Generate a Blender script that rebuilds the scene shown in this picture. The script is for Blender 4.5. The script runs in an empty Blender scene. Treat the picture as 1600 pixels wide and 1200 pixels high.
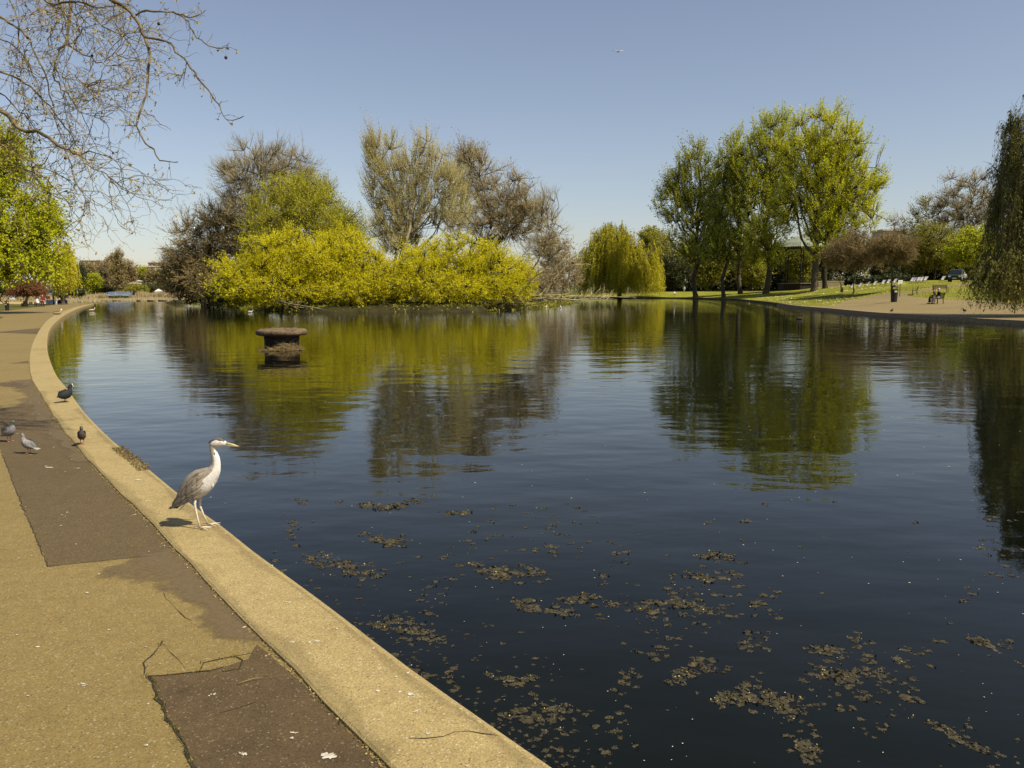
import bpy, bmesh, math, random
import numpy as np
from mathutils import Vector, Matrix
from mathutils.geometry import delaunay_2d_cdt

SC = bpy.context.scene
COL = SC.collection
RNG = np.random.default_rng(11)
random.seed(5)
R = math.radians

# ------------------------------------------------------------------ camera
F_PX = 1290.0                      # focal length in photograph pixels (1600 wide)
PITCH, ROLL = R(6.4), R(0.37)
CAM = Vector((0, 0, 1.7))
fw = Vector((0, math.cos(PITCH), -math.sin(PITCH)))
up0 = Vector((0, math.sin(PITCH), math.cos(PITCH)))
rt0 = Vector((1, 0, 0))
UP = up0 * math.cos(ROLL) + rt0 * math.sin(ROLL)
RT = rt0 * math.cos(ROLL) - up0 * math.sin(ROLL)
cd = bpy.data.cameras.new('camera')
cam = bpy.data.objects.new('camera', cd)
COL.objects.link(cam)
cam.matrix_world = Matrix(((RT.x, UP.x, -fw.x, CAM.x), (RT.y, UP.y, -fw.y, CAM.y),
                           (RT.z, UP.z, -fw.z, CAM.z), (0, 0, 0, 1)))
cd.sensor_width = 36
cd.lens = 36 * F_PX / 1600
cd.clip_start, cd.clip_end = 0.1, 6000
SC.camera = cam

# ------------------------------------------------------------------ sky and sun
SUN_EL, SUN_AZ = R(50), R(-30)       # azimuth measured from +X towards +Y: right and a little behind the camera
sdir = Vector((math.cos(SUN_EL) * math.cos(SUN_AZ), math.cos(SUN_EL) * math.sin(SUN_AZ), math.sin(SUN_EL)))
W = bpy.data.worlds.new('World')
SC.world = W
W.use_nodes = True
wn = W.node_tree
wn.nodes.clear()
sky = wn.nodes.new('ShaderNodeTexSky')
sky.sky_type = 'NISHITA'
sky.sun_disc = False
sky.sun_elevation = SUN_EL
sky.sun_rotation = math.atan2(sdir.x, sdir.y)
sky.altitude = 0
sky.air_density = 1.0
sky.dust_density = 0.7
sky.ozone_density = 2.5
hs = wn.nodes.new('ShaderNodeHueSaturation')
hs.inputs['Saturation'].default_value = 0.86
bg = wn.nodes.new('ShaderNodeBackground')
bg.inputs['Strength'].default_value = 0.09
wo = wn.nodes.new('ShaderNodeOutputWorld')
wn.links.new(sky.outputs[0], hs.inputs['Color'])
wb = wn.nodes.new('ShaderNodeMix')            # warm white balance of the photograph
wb.data_type, wb.blend_type = 'RGBA', 'MULTIPLY'
wb.inputs[0].default_value = 1.0
wb.inputs[7].default_value = (1.03, 0.935, 0.895, 1)
wn.links.new(hs.outputs[0], wb.inputs[6])
wn.links.new(wb.outputs[2], bg.inputs['Color'])
wn.links.new(bg.outputs[0], wo.inputs['Surface'])
sd = bpy.data.lights.new('sun', 'SUN')
sd.energy = 5.0
sd.angle = R(0.5)
sd.color = (1.0, 0.91, 0.74)
sun = bpy.data.objects.new('sun', sd)
COL.objects.link(sun)
sun.location = sdir * 60
sun.rotation_euler = (-sdir).to_track_quat('-Z', 'Y').to_euler()
SC.view_settings.view_transform = 'Standard'
SC.view_settings.look = 'None'
SC.view_settings.exposure = 0.5
SC.view_settings.gamma = 1.0
SC.view_settings.use_curve_mapping = False

# ------------------------------------------------------------------ geometry of the view used to survey the place
def ray(px, py):
    return fw + RT * ((px - 800) / F_PX) + UP * ((600 - py) / F_PX)
def P(px, py, d):                   # point on the sight line at ground distance d
    v = ray(px, py)
    return CAM + v * (d / v.y)
def G(px, py, z=0.0):               # point on a level plane
    v = ray(px, py)
    return CAM + v * ((z - CAM.z) / v.z)
WATER = -0.2

# ------------------------------------------------------------------ object helpers
def link(o, parent=None):
    COL.objects.link(o)
    if parent is not None:
        o.parent = parent
    return o
def tag(o, label=None, cat=None, group=None, kind=None):
    if label: o['label'] = label
    if cat: o['category'] = cat
    if group: o['group'] = group
    if kind: o['kind'] = kind
    return o
def empty(name, loc, label, cat, group=None, rz=0):
    o = bpy.data.objects.new(name, None)
    o.empty_display_size = 0.2
    o.location = loc
    o.rotation_euler = (0, 0, rz)
    link(o)
    return tag(o, label, cat, group)
class MB:
    """numpy mesh collector: faces of 3 or 4 corners with material slot, tone and smooth flag"""
    def __init__(s):
        s.v, s.q, s.t, s.n = [], [], [], 0
    def add(s, verts, quads=None, tris=None, mat=0, tone=None, smooth=False):
        verts = np.asarray(verts, float).reshape(-1, 3)
        for arr, store in ((quads, s.q), (tris, s.t)):
            if arr is None or len(arr) == 0: continue
            arr = np.asarray(arr, int)
            k = len(arr)
            tn = RNG.random(k) if tone is None else (np.full(k, tone) if np.isscalar(tone) else np.asarray(tone, float)[-k:])
            store.append((arr + s.n, np.full(k, mat), tn, np.full(k, smooth)))
        s.v.append(verts)
        s.n += len(verts)
        return s
    def build(s, name, mats, parent=None, loc=None):
        me = bpy.data.meshes.new(name)
        V = np.concatenate(s.v) if s.v else np.zeros((0, 3))
        me.vertices.add(len(V))
        me.vertices.foreach_set('co', V.astype(np.float32).ravel())
        parts = []
        for store, k in ((s.q, 4), (s.t, 3)):
            if store:
                parts.append((np.concatenate([a for a, *_ in store]), np.concatenate([b for _, b, *_ in store]),
                              np.concatenate([c for _, _, c, _ in store]), np.concatenate([d for *_, d in store]), k))
        nl = sum(len(p[0]) * p[4] for p in parts)
        nf = sum(len(p[0]) for p in parts)
        me.loops.add(nl)
        me.polygons.add(nf)
        me.loops.foreach_set('vertex_index', np.concatenate([p[0].ravel() for p in parts]).astype(np.int32))
        starts, o = [], 0
        for p in parts:
            starts.append(o + np.arange(len(p[0])) * p[4])
            o += len(p[0]) * p[4]
        me.polygons.foreach_set('loop_start', np.concatenate(starts).astype(np.int32))
        me.polygons.foreach_set('material_index', np.concatenate([p[1] for p in parts]).astype(np.int32))
        me.polygons.foreach_set('use_smooth', np.concatenate([p[3] for p in parts]).astype(bool))
        at = me.attributes.new('tone', 'FLOAT', 'FACE')
        at.data.foreach_set('value', np.concatenate([p[2] for p in parts]).astype(np.float32))
        me.update(calc_edges=True)
        me.validate()
        for m in (mats if isinstance(mats, (list, tuple)) else [mats]):
            me.materials.append(m)
        ob = bpy.data.objects.new(name, me)
        if loc is not None: ob.location = loc
        return link(ob, parent)
    # --- solids
    def box(s, c, size, rz=0, mat=0, tone=None, taper=1.0, M=None):
        hx, hy, hz = size[0] / 2, size[1] / 2, size[2] / 2
        v = np.array([(x * (taper if z > 0 else 1), y * (taper if z > 0 else 1), z) for z in (-hz, hz)
                      for x, y in ((-hx, -hy), (hx, -hy), (hx, hy), (-hx, hy))])
        if M is not None:
            v = v @ np.array(M.to_3x3()).T
        if rz:
            ca, sa = math.cos(rz), math.sin(rz)
            v = np.c_[v[:, 0] * ca - v[:, 1] * sa, v[:, 0] * sa + v[:, 1] * ca, v[:, 2]]
        return s.add(v + np.array(c), quads=[(0, 3, 2, 1), (4, 5, 6, 7), (0, 1, 5, 4), (1, 2, 6, 5), (2, 3, 7, 6), (3, 0, 4, 7)], mat=mat, tone=tone)
    def bar(s, a, b, w, h=None, mat=0, tone=None):
        a, b = Vector(a), Vector(b)
        d = b - a
        M = d.to_track_quat('Z', 'Y').to_matrix()
        return s.box((a + b) / 2, (w, h or w, d.length), M=M, mat=mat, tone=tone)
    def tube(s, pts, radii, n=8, mat=0, tone=None, caps=True, smooth=True):
        pts = [Vector(p) for p in pts]
        k = len(pts)
        if np.isscalar(radii): radii = [radii] * k
        V = []
        ref = Vector((0, 0, 1))
        d0 = (pts[-1] - pts[0]).normalized()
        if abs(d0.z) > .8: ref = Vector((0, 1, 0)) if abs(d0.y) < .8 else Vector((1, 0, 0))
        for i, p in enumerate(pts):
            t = (pts[min(i + 1, k - 1)] - pts[max(i - 1, 0)]).normalized()
            x = t.cross(ref).normalized()
            y = x.cross(t)
            r = radii[i]
            rx, ry = (r, r) if np.isscalar(r) else r
            V += [p + x * (math.cos(2 * math.pi * j / n) * rx) + y * (math.sin(2 * math.pi * j / n) * ry) for j in range(n)]
        qs = [(i * n + j, i * n + (j + 1) % n, (i + 1) * n + (j + 1) % n, (i + 1) * n + j) for i in range(k - 1) for j in range(n)]
        ts = []
        if caps:
            V += [pts[0], pts[-1]]
            a, b = k * n, k * n + 1
            ts = [(a, (j + 1) % n, j) for j in range(n)] + [(b, (k - 1) * n + j, (k - 1) * n + (j + 1) % n) for j in range(n)]
        return s.add([tuple(v) for v in V], quads=qs, tris=ts, mat=mat, tone=tone, smooth=smooth)
    def lathe(s, prof, c, n=24, mat=0, tone=None, wob=0.0):
        V, k = [], len(prof)
        ph = RNG.random(3) * 6
        for r, z in prof:
            for j in range(n):
                a = 2 * math.pi * j / n
                rr = r * (1 + wob * (math.sin(3 * a + ph[0]) + math.sin(5 * a + ph[1] + z * 3)))
                V.append((c[0] + rr * math.cos(a), c[1] + rr * math.sin(a), c[2] + z))
        qs = [(i * n + j, i * n + (j + 1) % n, (i + 1) * n + (j + 1) % n, (i + 1) * n + j) for i in range(k - 1) for j in range(n)]
        return s.add(V, quads=qs, mat=mat, tone=tone, smooth=True)
    def prism(s, poly, z0, z1, mat=0, tone=None):      # vertical extrusion of a 2-D outline, fan capped
        n = len(poly)
        cx, cy = sum(p[0] for p in poly) / n, sum(p[1] for p in poly) / n
        V = [(p[0], p[1], z0) for p in poly] + [(p[0], p[1], z1) for p in poly] + [(cx, cy, z0), (cx, cy, z1)]
        qs = [(i, (i + 1) % n, n + (i + 1) % n, n + i) for i in range(n)]
        ts = [(2 * n, (i + 1) % n, i) for i in range(n)] + [(2 * n + 1, n + i, n + (i + 1) % n) for i in range(n)]
        return s.add(V, quads=qs, tris=ts, mat=mat, tone=tone)

# ------------------------------------------------------------------ materials
def new_mat(name):
    m = bpy.data.materials.new(name)
    m.use_nodes = True
    nt = m.node_tree
    nt.nodes.clear()
    out = nt.nodes.new('ShaderNodeOutputMaterial')
    return m, nt, out
def N(nt, kind, **kw):
    n = nt.nodes.new(kind)
    for k, v in kw.items():
        if k in n.inputs: n.inputs[k].default_value = v
        else: setattr(n, k, v)
    return n
def L(nt, a, b): nt.links.new(a, b)
def rgb(c): return (c[0], c[1], c[2], 1)
def ramp(nt, fac, stops):
    r = N(nt, 'ShaderNodeValToRGB')
    e = r.color_ramp.elements
    while len(e) < len(stops): e.new(0.5)
    for i, (p, c) in enumerate(stops):
        e[i].position = p
        e[i].color = rgb(c)
    L(nt, fac, r.inputs['Fac'])
    return r.outputs['Color']
def noise(nt, co, scale, detail=3, rough=.55):
    n = N(nt, 'ShaderNodeTexNoise', Scale=scale, Detail=detail, Roughness=rough)
    L(nt, co, n.inputs['Vector'])
    return n.outputs['Fac']
def mixc(nt, fac, a, b, blend='MIX'):
    m = N(nt, 'ShaderNodeMix', data_type='RGBA', blend_type=blend)
    for sock, v in ((m.inputs[0], fac), (m.inputs[6], a), (m.inputs[7], b)):
        if hasattr(v, 'is_linked'): L(nt, v, sock)
        else: sock.default_value = v if np.isscalar(v) else rgb(v)
    return m.outputs[2]
def math_(nt, op, a, b=0.0, clamp=False):
    m = N(nt, 'ShaderNodeMath', operation=op, use_clamp=clamp)
    for sock, v in ((m.inputs[0], a), (m.inputs[1], b)):
        if hasattr(v, 'is_linked'): L(nt, v, sock)
        else: sock.default_value = v
    return m.outputs[0]
def bump(nt, h, dist=.01, strength=1.0):
    b = N(nt, 'ShaderNodeBump', Strength=strength, Distance=dist)
    L(nt, h, b.inputs['Height'])
    return b.outputs['Normal']
def simple(name, c1, c2=None, scale=8.0, rough=.8, bump_d=0.0, spec=.3, metal=0.0, lo=.35, hi=.65, detail=4):
    """two colours mixed by noise, with fine relief"""
    m, nt, out = new_mat(name)
    b = N(nt, 'ShaderNodeBsdfPrincipled', Roughness=rough, Metallic=metal)
    b.inputs['Specular IOR Level'].default_value = spec
    co = N(nt, 'ShaderNodeTexCoord').outputs['Object']
    f = noise(nt, co, scale, detail, .6)
    L(nt, ramp(nt, f, [(lo, c1), (hi, c2 or c1)]), b.inputs['Base Color'])
    if bump_d:
        L(nt, bump(nt, noise(nt, co, scale * 3, 4), bump_d), b.inputs['Normal'])
    L(nt, b.outputs[0], out.inputs['Surface'])
    return m
def leaf_mat(name, stops, trans=.35, rough=.6):
    """foliage: colour from a per-leaf tone, part of the light goes through the leaf"""
    m, nt, out = new_mat(name)
    a = N(nt, 'ShaderNodeAttribute', attribute_name='tone')
    col = ramp(nt, a.outputs['Fac'], stops)
    b = N(nt, 'ShaderNodeBsdfPrincipled', Roughness=rough)
    b.inputs['Specular IOR Level'].default_value = .25
    t = N(nt, 'ShaderNodeBsdfTranslucent')
    L(nt, col, b.inputs['Base Color'])
    L(nt, col, t.inputs['Color'])
    mx = N(nt, 'ShaderNodeMixShader', Fac=trans)
    L(nt, b.outputs[0], mx.inputs[1])
    L(nt, t.outputs[0], mx.inputs[2])
    L(nt, mx.outputs[0], out.inputs['Surface'])
    return m
def tone_mat(name, stops, rough=.8, bump_scale=0, bump_d=0, spec=.3):
    """opaque colour chosen per piece"""
    m, nt, out = new_mat(name)
    a = N(nt, 'ShaderNodeAttribute', attribute_name='tone')
    b = N(nt, 'ShaderNodeBsdfPrincipled', Roughness=rough)
    b.inputs['Specular IOR Level'].default_value = spec
    L(nt, ramp(nt, a.outputs['Fac'], stops), b.inputs['Base Color'])
    if bump_d:
        co = N(nt, 'ShaderNodeTexCoord').outputs['Object']
        L(nt, bump(nt, noise(nt, co, bump_scale, 4), bump_d), b.inputs['Normal'])
    L(nt, b.outputs[0], out.inputs['Surface'])
    return m

def ground_mat(name, base, dark, light, speck=.5, grain=150.0, blotch=.55, relief=.0011, rough=.9, grit=True):
    """asphalt / concrete: blotches, aggregate grains and pale specks"""
    m, nt, out = new_mat(name)
    co = N(nt, 'ShaderNodeTexCoord').outputs['Object']
    b = N(nt, 'ShaderNodeBsdfPrincipled', Roughness=rough)
    b.inputs['Specular IOR Level'].default_value = .25
    big = noise(nt, co, blotch, 5, .6)
    c = ramp(nt, big, [(.3, dark), (.5, base), (.75, tuple(x * 1.08 for x in base))])
    mid = noise(nt, co, 9, 5, .65)
    c = mixc(nt, 1.0, c, ramp(nt, mid, [(.25, (.84, .84, .83)), (.5, (1, 1, 1)), (.8, (1.10, 1.10, 1.08))]), 'MULTIPLY')
    v = N(nt, 'ShaderNodeTexVoronoi', Scale=grain)
    L(nt, co, v.inputs['Vector'])
    vs = N(nt, 'ShaderNodeSeparateColor')
    L(nt, v.outputs['Color'], vs.inputs[0])
    g = ramp(nt, vs.outputs[0], [(0, (.80, .79, .77)), (.5, (1, 1, 1)), (1, (1.2, 1.19, 1.15))])
    c = mixc(nt, 1.0, c, g, 'MULTIPLY')
    if grit:
        c = mixc(nt, math_(nt, 'MULTIPLY', math_(nt, 'GREATER_THAN', vs.outputs[1], .965), speck), c, light)
        c = mixc(nt, math_(nt, 'MULTIPLY', math_(nt, 'GREATER_THAN', vs.outputs[2], .975), .55), c, tuple(x * .3 for x in dark))
    L(nt, c, b.inputs['Base Color'])
    h = math_(nt, 'ADD', v.outputs['Distance'], math_(nt, 'MULTIPLY', noise(nt, co, 40, 4, .7), 1.2))
    L(nt, bump(nt, h, relief), b.inputs['Normal'])
    L(nt, b.outputs[0], out.inputs['Surface'])
    return m, nt, b, c, co

M = {}
M['path'] = ground_mat('tan_asphalt', (0.181, 0.132, 0.047), (0.159, 0.115, 0.040), (0.370, 0.318, 0.222))[0]
M['patch'] = ground_mat('dark_asphalt', (0.092, 0.065, 0.030), (0.074, 0.052, 0.024), (0.266, 0.222, 0.148), speck=.35)[0]
M['patch2'] = ground_mat('worn_dark_asphalt', (0.083, 0.056, 0.026), (0.058, 0.038, 0.018), (0.266, 0.222, 0.148), blotch=1.6, speck=.4)[0]
M['kerb'] = ground_mat('kerb_concrete', (0.293, 0.224, 0.097), (0.245, 0.185, 0.077), (0.455, 0.388, 0.249), grain=140, blotch=.8, relief=.0011, speck=.75)[0]
M['far_path'] = ground_mat('far_path_gravel', (0.196, 0.148, 0.063), (0.167, 0.124, 0.052), (0.296, 0.237, 0.148), blotch=.15)[0]
M['soil'] = simple('bank_soil', (.035, .026, .012), (.09, .066, .03), scale=1.2, bump_d=.05)
M['stone'] = simple('old_concrete', (.16, .12, .07), (.3, .23, .13), scale=9, bump_d=.01)
M['bark'] = simple('bark', (.035, .028, .018), (.10, .08, .05), scale=3.0, bump_d=.03, rough=.9)
M['bark_dark'] = simple('dark_bark', (.018, .014, .009), (.05, .04, .025), scale=3.0, bump_d=.03, rough=.9)
M['bark_pale'] = simple('pale_bark', (.16, .13, .075), (.30, .25, .15), scale=2.0, bump_d=.02, rough=.85)
M['plane_bark'] = simple('mottled_plane_bark', (.055, .042, .02), (.20, .155, .075), scale=9.0, bump_d=.004, rough=.8)

# water: dark pond, ripples as relief; patches of breeze make it rougher
def water_mat():
    m, nt, out = new_mat('pond_water')
    co = N(nt, 'ShaderNodeTexCoord').outputs['Object']
    def mapped(sx, sy, rot=0):
        mp = N(nt, 'ShaderNodeMapping')
        mp.inputs['Scale'].default_value = (sx, sy, 1)
        mp.inputs['Rotation'].default_value = (0, 0, rot)
        L(nt, co, mp.inputs['Vector'])
        return mp.outputs[0]
    b = N(nt, 'ShaderNodeBsdfPrincipled', Roughness=.015, IOR=1.24)
    murk = noise(nt, mapped(.25, .25), 1, 3)
    L(nt, ramp(nt, murk, [(.3, (.002, .003, .0018)), (.7, (.006, .0068, .0036))]), b.inputs['Base Color'])
    swell = noise(nt, mapped(.62, .95, R(14)), 1.0, 2, .5)
    mid = noise(nt, mapped(1.7, 2.9, R(10)), 1.0, 2, .5)
    fine = noise(nt, mapped(6, 11, R(-6)), 1.0, 2, .5)
    gust = ramp(nt, noise(nt, mapped(.045, .075, R(20)), 1.0, 3, .6), [(.42, (.25, .25, .25)), (.62, (1, 1, 1))])
    h = math_(nt, 'MULTIPLY', swell, .0150)
    h = math_(nt, 'ADD', h, math_(nt, 'MULTIPLY', mid, .0036))
    h = math_(nt, 'ADD', h, math_(nt, 'MULTIPLY', math_(nt, 'MULTIPLY', fine, gust), .0021))
    L(nt, bump(nt, h, 1.0), b.inputs['Normal'])
    L(nt, b.outputs[0], out.inputs['Surface'])
    return m
M['water'] = water_mat()
def grass_mat(name, a, b_, c_, sc=.25):
    m, nt, out = new_mat(name)
    co = N(nt, 'ShaderNodeTexCoord').outputs['Object']
    b = N(nt, 'ShaderNodeBsdfPrincipled', Roughness=.95)
    b.inputs['Specular IOR Level'].default_value = .1
    c = ramp(nt, noise(nt, co, sc, 5, .65), [(.3, a), (.5, b_), (.7, c_)])
    c = mixc(nt, 1.0, c, ramp(nt, noise(nt, co, 7, 4, .7), [(.3, (.6, .6, .6)), (.7, (1.35, 1.35, 1.3))]), 'MULTIPLY')
    L(nt, c, b.inputs['Base Color'])
    L(nt, bump(nt, noise(nt, co, 14, 3, .7), .06), b.inputs['Normal'])
    L(nt, b.outputs[0], out.inputs['Surface'])
    return m
M['grass'] = grass_mat('lawn', (.13, .135, .018), (.19, .19, .022), (.27, .25, .04))
M['ground'] = grass_mat('rough_ground', (.05, .05, .015), (.09, .085, .022), (.13, .115, .03), .08)
M['island'] = grass_mat('island_earth', (.02, .017, .008), (.035, .03, .012), (.05, .045, .015), .4)
M['dry'] = grass_mat('dry_grass', (.32, .24, .10), (.40, .31, .14), (.46, .37, .18), .2)
# ------------------------------------------------------------------ the shore, surveyed
def spline(pts, step):
    """Catmull-Rom through 2-D points, resampled"""
    p = [Vector((q[0], q[1])) for q in pts]
    out = []
    for i in range(len(p) - 1):
        a, b, c, d = p[max(i - 1, 0)], p[i], p[i + 1], p[min(i + 2, len(p) - 1)]
        n = max(1, int((c - b).length / step))
        for k in range(n):
            t = k / n
            out.append(.5 * ((2 * b) + (c - a) * t + (2 * a - 5 * b + 4 * c - d) * t * t + (3 * b - a - 3 * c + d) * t ** 3))
    out.append(p[-1])
    return out
def g2(px, py, z=0): v = G(px, py, z); return (v.x, v.y)
outer_px = [(871, 1200), (792, 1142), (650, 1046), (525, 950), (400, 860), (347, 818), (313, 795), (275, 765), (220, 720), (177, 687), (133, 643),
            (107, 608), (87, 582), (75, 550), (74, 530), (78, 514), (88, 502), (101, 492), (115, 485), (130, 479), (147, 474)]
inner_px = [(612, 1200), (562, 1146), (475, 1058), (400, 985), (279, 859), (249, 826), (220, 797), (179, 758), (153, 732), (123, 698), (100, 671),
            (80, 642), (64, 615), (50, 592), (46, 572), (47, 550), (55, 527), (69, 506), (86, 492), (107, 483.5), (125, 478.2), (144, 473.8)]
near_out = [(15, -7.5), (9, -5.6), (5.2, -2.9), (2.6, 0.15), (1.2, 1.62)]
near_in = [(14.8, -8.1), (8.7, -6.2), (4.8, -3.4), (2.15, -.2), (.72, 1.28)]
OUT = spline(near_out + [g2(*p, .02) for p in outer_px], .5)
INN = spline(near_in + [g2(*p, .02) for p in inner_px], .5)
far_shore = [(-88, 165), (-104, 176), (-140, 183), (-172, 200), (-190, 250), (-184, 318), (-160, 336), (-128, 342), (-100, 338), (-60, 325),
             (-25, 285), (0, 245), (18, 218), (27, 206), (38, 198), (42.5, 165), (41, 145)]
right_px = [(1214, 473), (1240, 477.3), (1270, 480), (1300, 482.3), (1345, 486.5), (1395, 490.3), (1450, 493.6), (1500, 496.3), (1550, 499), (1600, 501.5)]
right_shore = [g2(*p, .02) for p in right_px] + [(29.5, 39.5), (35, 34), (42, 22), (43, 8), (36, -3), (26, -8)]
SHORE = OUT + [Vector(p) for p in spline([OUT[-1]] + far_shore + [right_shore[0]], 3)[1:-1]] + spline(right_shore, 1.5) 
SH = np.array([tuple(p) for p in SHORE])
def inside(poly, pts):
    poly, pts = np.asarray(poly, float), np.asarray(pts, float)
    x, y = pts[:, 0], pts[:, 1]
    r = np.zeros(len(pts), bool)
    j = len(poly) - 1
    for i in range(len(poly)):
        xi, yi, xj, yj = poly[i][0], poly[i][1], poly[j][0], poly[j][1]
        c = ((yi > y) != (yj > y)) & (x < (xj - xi) * (y - yi) / (yj - yi + 1e-12) + xi)
        r ^= c
        j = i
    return r
def seg_dist(poly, pts, closed=True):
    a = np.asarray(poly, float)
    b = np.roll(a, -1, 0) if closed else a[1:]
    if not closed: a = a[:-1]
    pts = np.asarray(pts, float)
    best = np.full(len(pts), 1e9)
    for i in range(len(a)):
        d = b[i] - a[i]
        t = np.clip(((pts - a[i]) @ d) / (d @ d + 1e-12), 0, 1)
        best = np.minimum(best, np.linalg.norm(pts - a[i] - t[:, None] * d, axis=1))
    return best

# ground levels: known spots (x, y, z), blended by distance
def spot(px, py, d): v = P(px, py, d); return tuple(v)
SPOTS = [(0, 0, 0), (-5, 8, 0), (-8, 20, 0), (-20, 40, 0), (-30, 70, 0), (-52, 88, 0), (-70, 120, 0), (-88, 160, 0), (-120, 170, .1), (-30, -20, 0), (5, -12, 0), (-60, 50, .1),
         (-190, 330, .3), (-160, 345, .5), (-120, 350, .5), (-60, 340, .5), (-150, 420, .8), (-110, 250, .2), (0, 260, .5), (40, -10, 0), (60, 10, .5)]
SPOTS += [tuple(G(px, py, .0)) for px, py in right_px] + [(29.5, 39.5, 0), (35, 34, 0), (42, 22, 0)]
SPOTS += [spot(1163, 466.3, 138), spot(1130, 462.5, 160), spot(1060, 459.5, 190), spot(1000, 458.5, 200), spot(940, 459, 205),
          spot(1398, 460.5, 75), spot(1455, 466, 68), spot(1530, 471, 62), spot(1600, 478, 58), spot(1290, 466, 105), spot(1345, 463, 95),
          spot(1210, 459, 150), spot(1280, 456, 140), spot(1430, 454.5, 95), spot(1468, 447, 105), spot(1495, 440, 122), spot(1540, 440, 120),
          spot(1340, 443, 142), spot(1387, 441, 142), spot(1430, 439, 142), spot(1470, 437, 142), spot(1240, 452, 172), spot(1196, 453.5, 165), spot(1087, 456, 190), spot(1100, 455, 230), spot(1300, 447, 165)]
SP = np.array(SPOTS)
RSH = np.array([(0, 245), (18, 218), (27, 206), (38, 198), (42.5, 165), (41, 145)] + right_shore)
def height(pts):
    pts = np.asarray(pts, float).reshape(-1, 2)
    d2 = ((pts[:, None, :] - SP[None, :, :2]) ** 2).sum(2)
    w = 1 / (d2 + 4.0) ** 1.6
    z = (w * SP[:, 2]).sum(1) / w.sum(1)
    right = (pts[:, 0] > 8) & (pts[:, 1] > 0) & (pts[:, 1] < 260)
    if right.any():
        sd_ = seg_dist(RSH, pts[right], False)
        z[right] = .03 + (z[right] - .03) * (1 - np.exp(-(sd_ / 9.0) ** 1.3))
    far = np.clip((np.hypot(pts[:, 0], pts[:, 1]) - 380) / 400, 0, 1)
    return z * (1 - far) + 1.2 * far
def H(x, y): return float(height([(x, y)])[0])
def on(px, d, dz=0.0):              # standing point on the ground in the direction of column px at distance d
    v = P(px, 455, d)
    return Vector((v.x, v.y, H(v.x, v.y) + dz))

# regions
LEFT_EDGE = [(14, -12), (-4, -14), (-13, -6), (-15, 12), (-20, 30), (-38, 62), g2(-30, 486.6), g2(0, 486), g2(20, 484.5), g2(48, 481.5), g2(66, 479), g2(85, 476.3), g2(104, 473.6)]
left_poly = [tuple(p) for p in INN] + [tuple(OUT[-1]), (-84, 161.5), (-95, 166)] + LEFT_EDGE[::-1]
kerb_right = spline(right_shore[:-4], 1.5)
right_path = [tuple(p) for p in kerb_right[len(kerb_right) * 0:] if p.y < 84]
def up_(px, py):                    # pixel to ground by marching down the sight line
    v = ray(px, py)
    v = v / v.y
    for d in np.arange(40, 260, .5):
        q = CAM + v * d
        if q.z <= H(q.x, q.y): return (q.x, q.y)
    q = CAM + v * 200
    return (q.x, q.y)
# lawn edge of the right path: back edge from the bank at left round to the right, with its branch up to the car
rp_back = [(1292, 478.5), (1325, 469), (1360, 462.5), (1388, 459), (1400, 457.8), (1420, 455.5), (1440, 452.5), (1463, 449.5), (1480, 446.5), (1492, 445), (1515, 442.5), (1540, 441)]
rp_fork = [(1540, 443.5), (1500, 447), (1475, 451), (1445, 456.5), (1420, 459.5), (1408, 461), (1425, 463.3), (1450, 466), (1480, 468), (1520, 469.5), (1560, 471), (1600, 473.5)]
RP_BACK = [up_(*p) for p in rp_back]
RP_FORK = [up_(*p) for p in rp_fork]
right_poly = [p for p in right_path] + [(41, 46), (36, 52)] + RP_FORK[::-1] + RP_BACK[::-1]

# ------------------------------------------------------------------ one sheet of ground, cut along shore and paths
def densify(poly, step, closed=True):
    out = []
    n = len(poly)
    for i in range(n if closed else n - 1):
        a, b = Vector(poly[i]), Vector(poly[(i + 1) % n])
        k = max(1, int((b - a).length / step))
        out += [tuple(a + (b - a) * (j / k)) for j in range(k)]
    return out
OUTL = [tuple(p) for p in OUT]
pts2, edges2 = [], []
def add_loop(poly, closed=True):
    s = len(pts2)
    pts2.extend(Vector(p) for p in poly)
    n = len(poly)
    edges2.extend((s + i, s + (i + 1) % n) for i in range(n if closed else n - 1))
add_loop([tuple(p) for p in SHORE])
add_loop(densify(LEFT_EDGE, 4), False)
add_loop(densify([tuple(p) for p in INN], 3), False)
add_loop(densify(RP_BACK, 3, False), False)
add_loop(densify(RP_FORK, 3, False), False)
gx = np.concatenate([np.arange(-300, 301, 7.0)])
gy = np.concatenate([np.arange(-40, 460, 7.0)])
grid = np.array([(x + RNG.uniform(-1, 1), y + RNG.uniform(-1, 1)) for x in gx for y in gy])
ringp = np.array([(r * math.cos(a), 150 + r * math.sin(a)) for r in (480, 700, 1100, 1800, 2900) for a in np.linspace(0, 2 * math.pi, 40, endpoint=False)])
ringp = ringp[(abs(ringp[:, 0]) > 310) | (ringp[:, 1] > 470) | (ringp[:, 1] < -50)]
fineR = np.array([(x, y) for x in np.arange(24, 70, 2.0) for y in np.arange(40, 180, 2.5)])
grid = np.concatenate([grid, ringp, fineR])
keep = ~inside(SH, grid)
keep &= seg_dist(SH, grid) > 1.2
grid = grid[keep]
pts2.extend(Vector(p) for p in grid)
cv, ce, cf, _, _, _ = delaunay_2d_cdt(pts2, edges2, [], 0, 1e-4)
CV = np.array([tuple(v) for v in cv])
CF = np.array([f for f in cf if len(f) == 3])
cen = CV[CF].mean(1)
lake = inside(SH, cen)
inL = inside(left_poly, cen) & ~lake
inR = inside(right_poly, cen) & ~lake
near_kerb = ~lake & ~inL & (seg_dist(np.array(OUTL), cen, False) < 1.5) & (cen[:, 1] < 160) & inside(OUTL + [tuple(p) for p in INN][::-1], cen)
ZV = height(CV)
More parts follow.
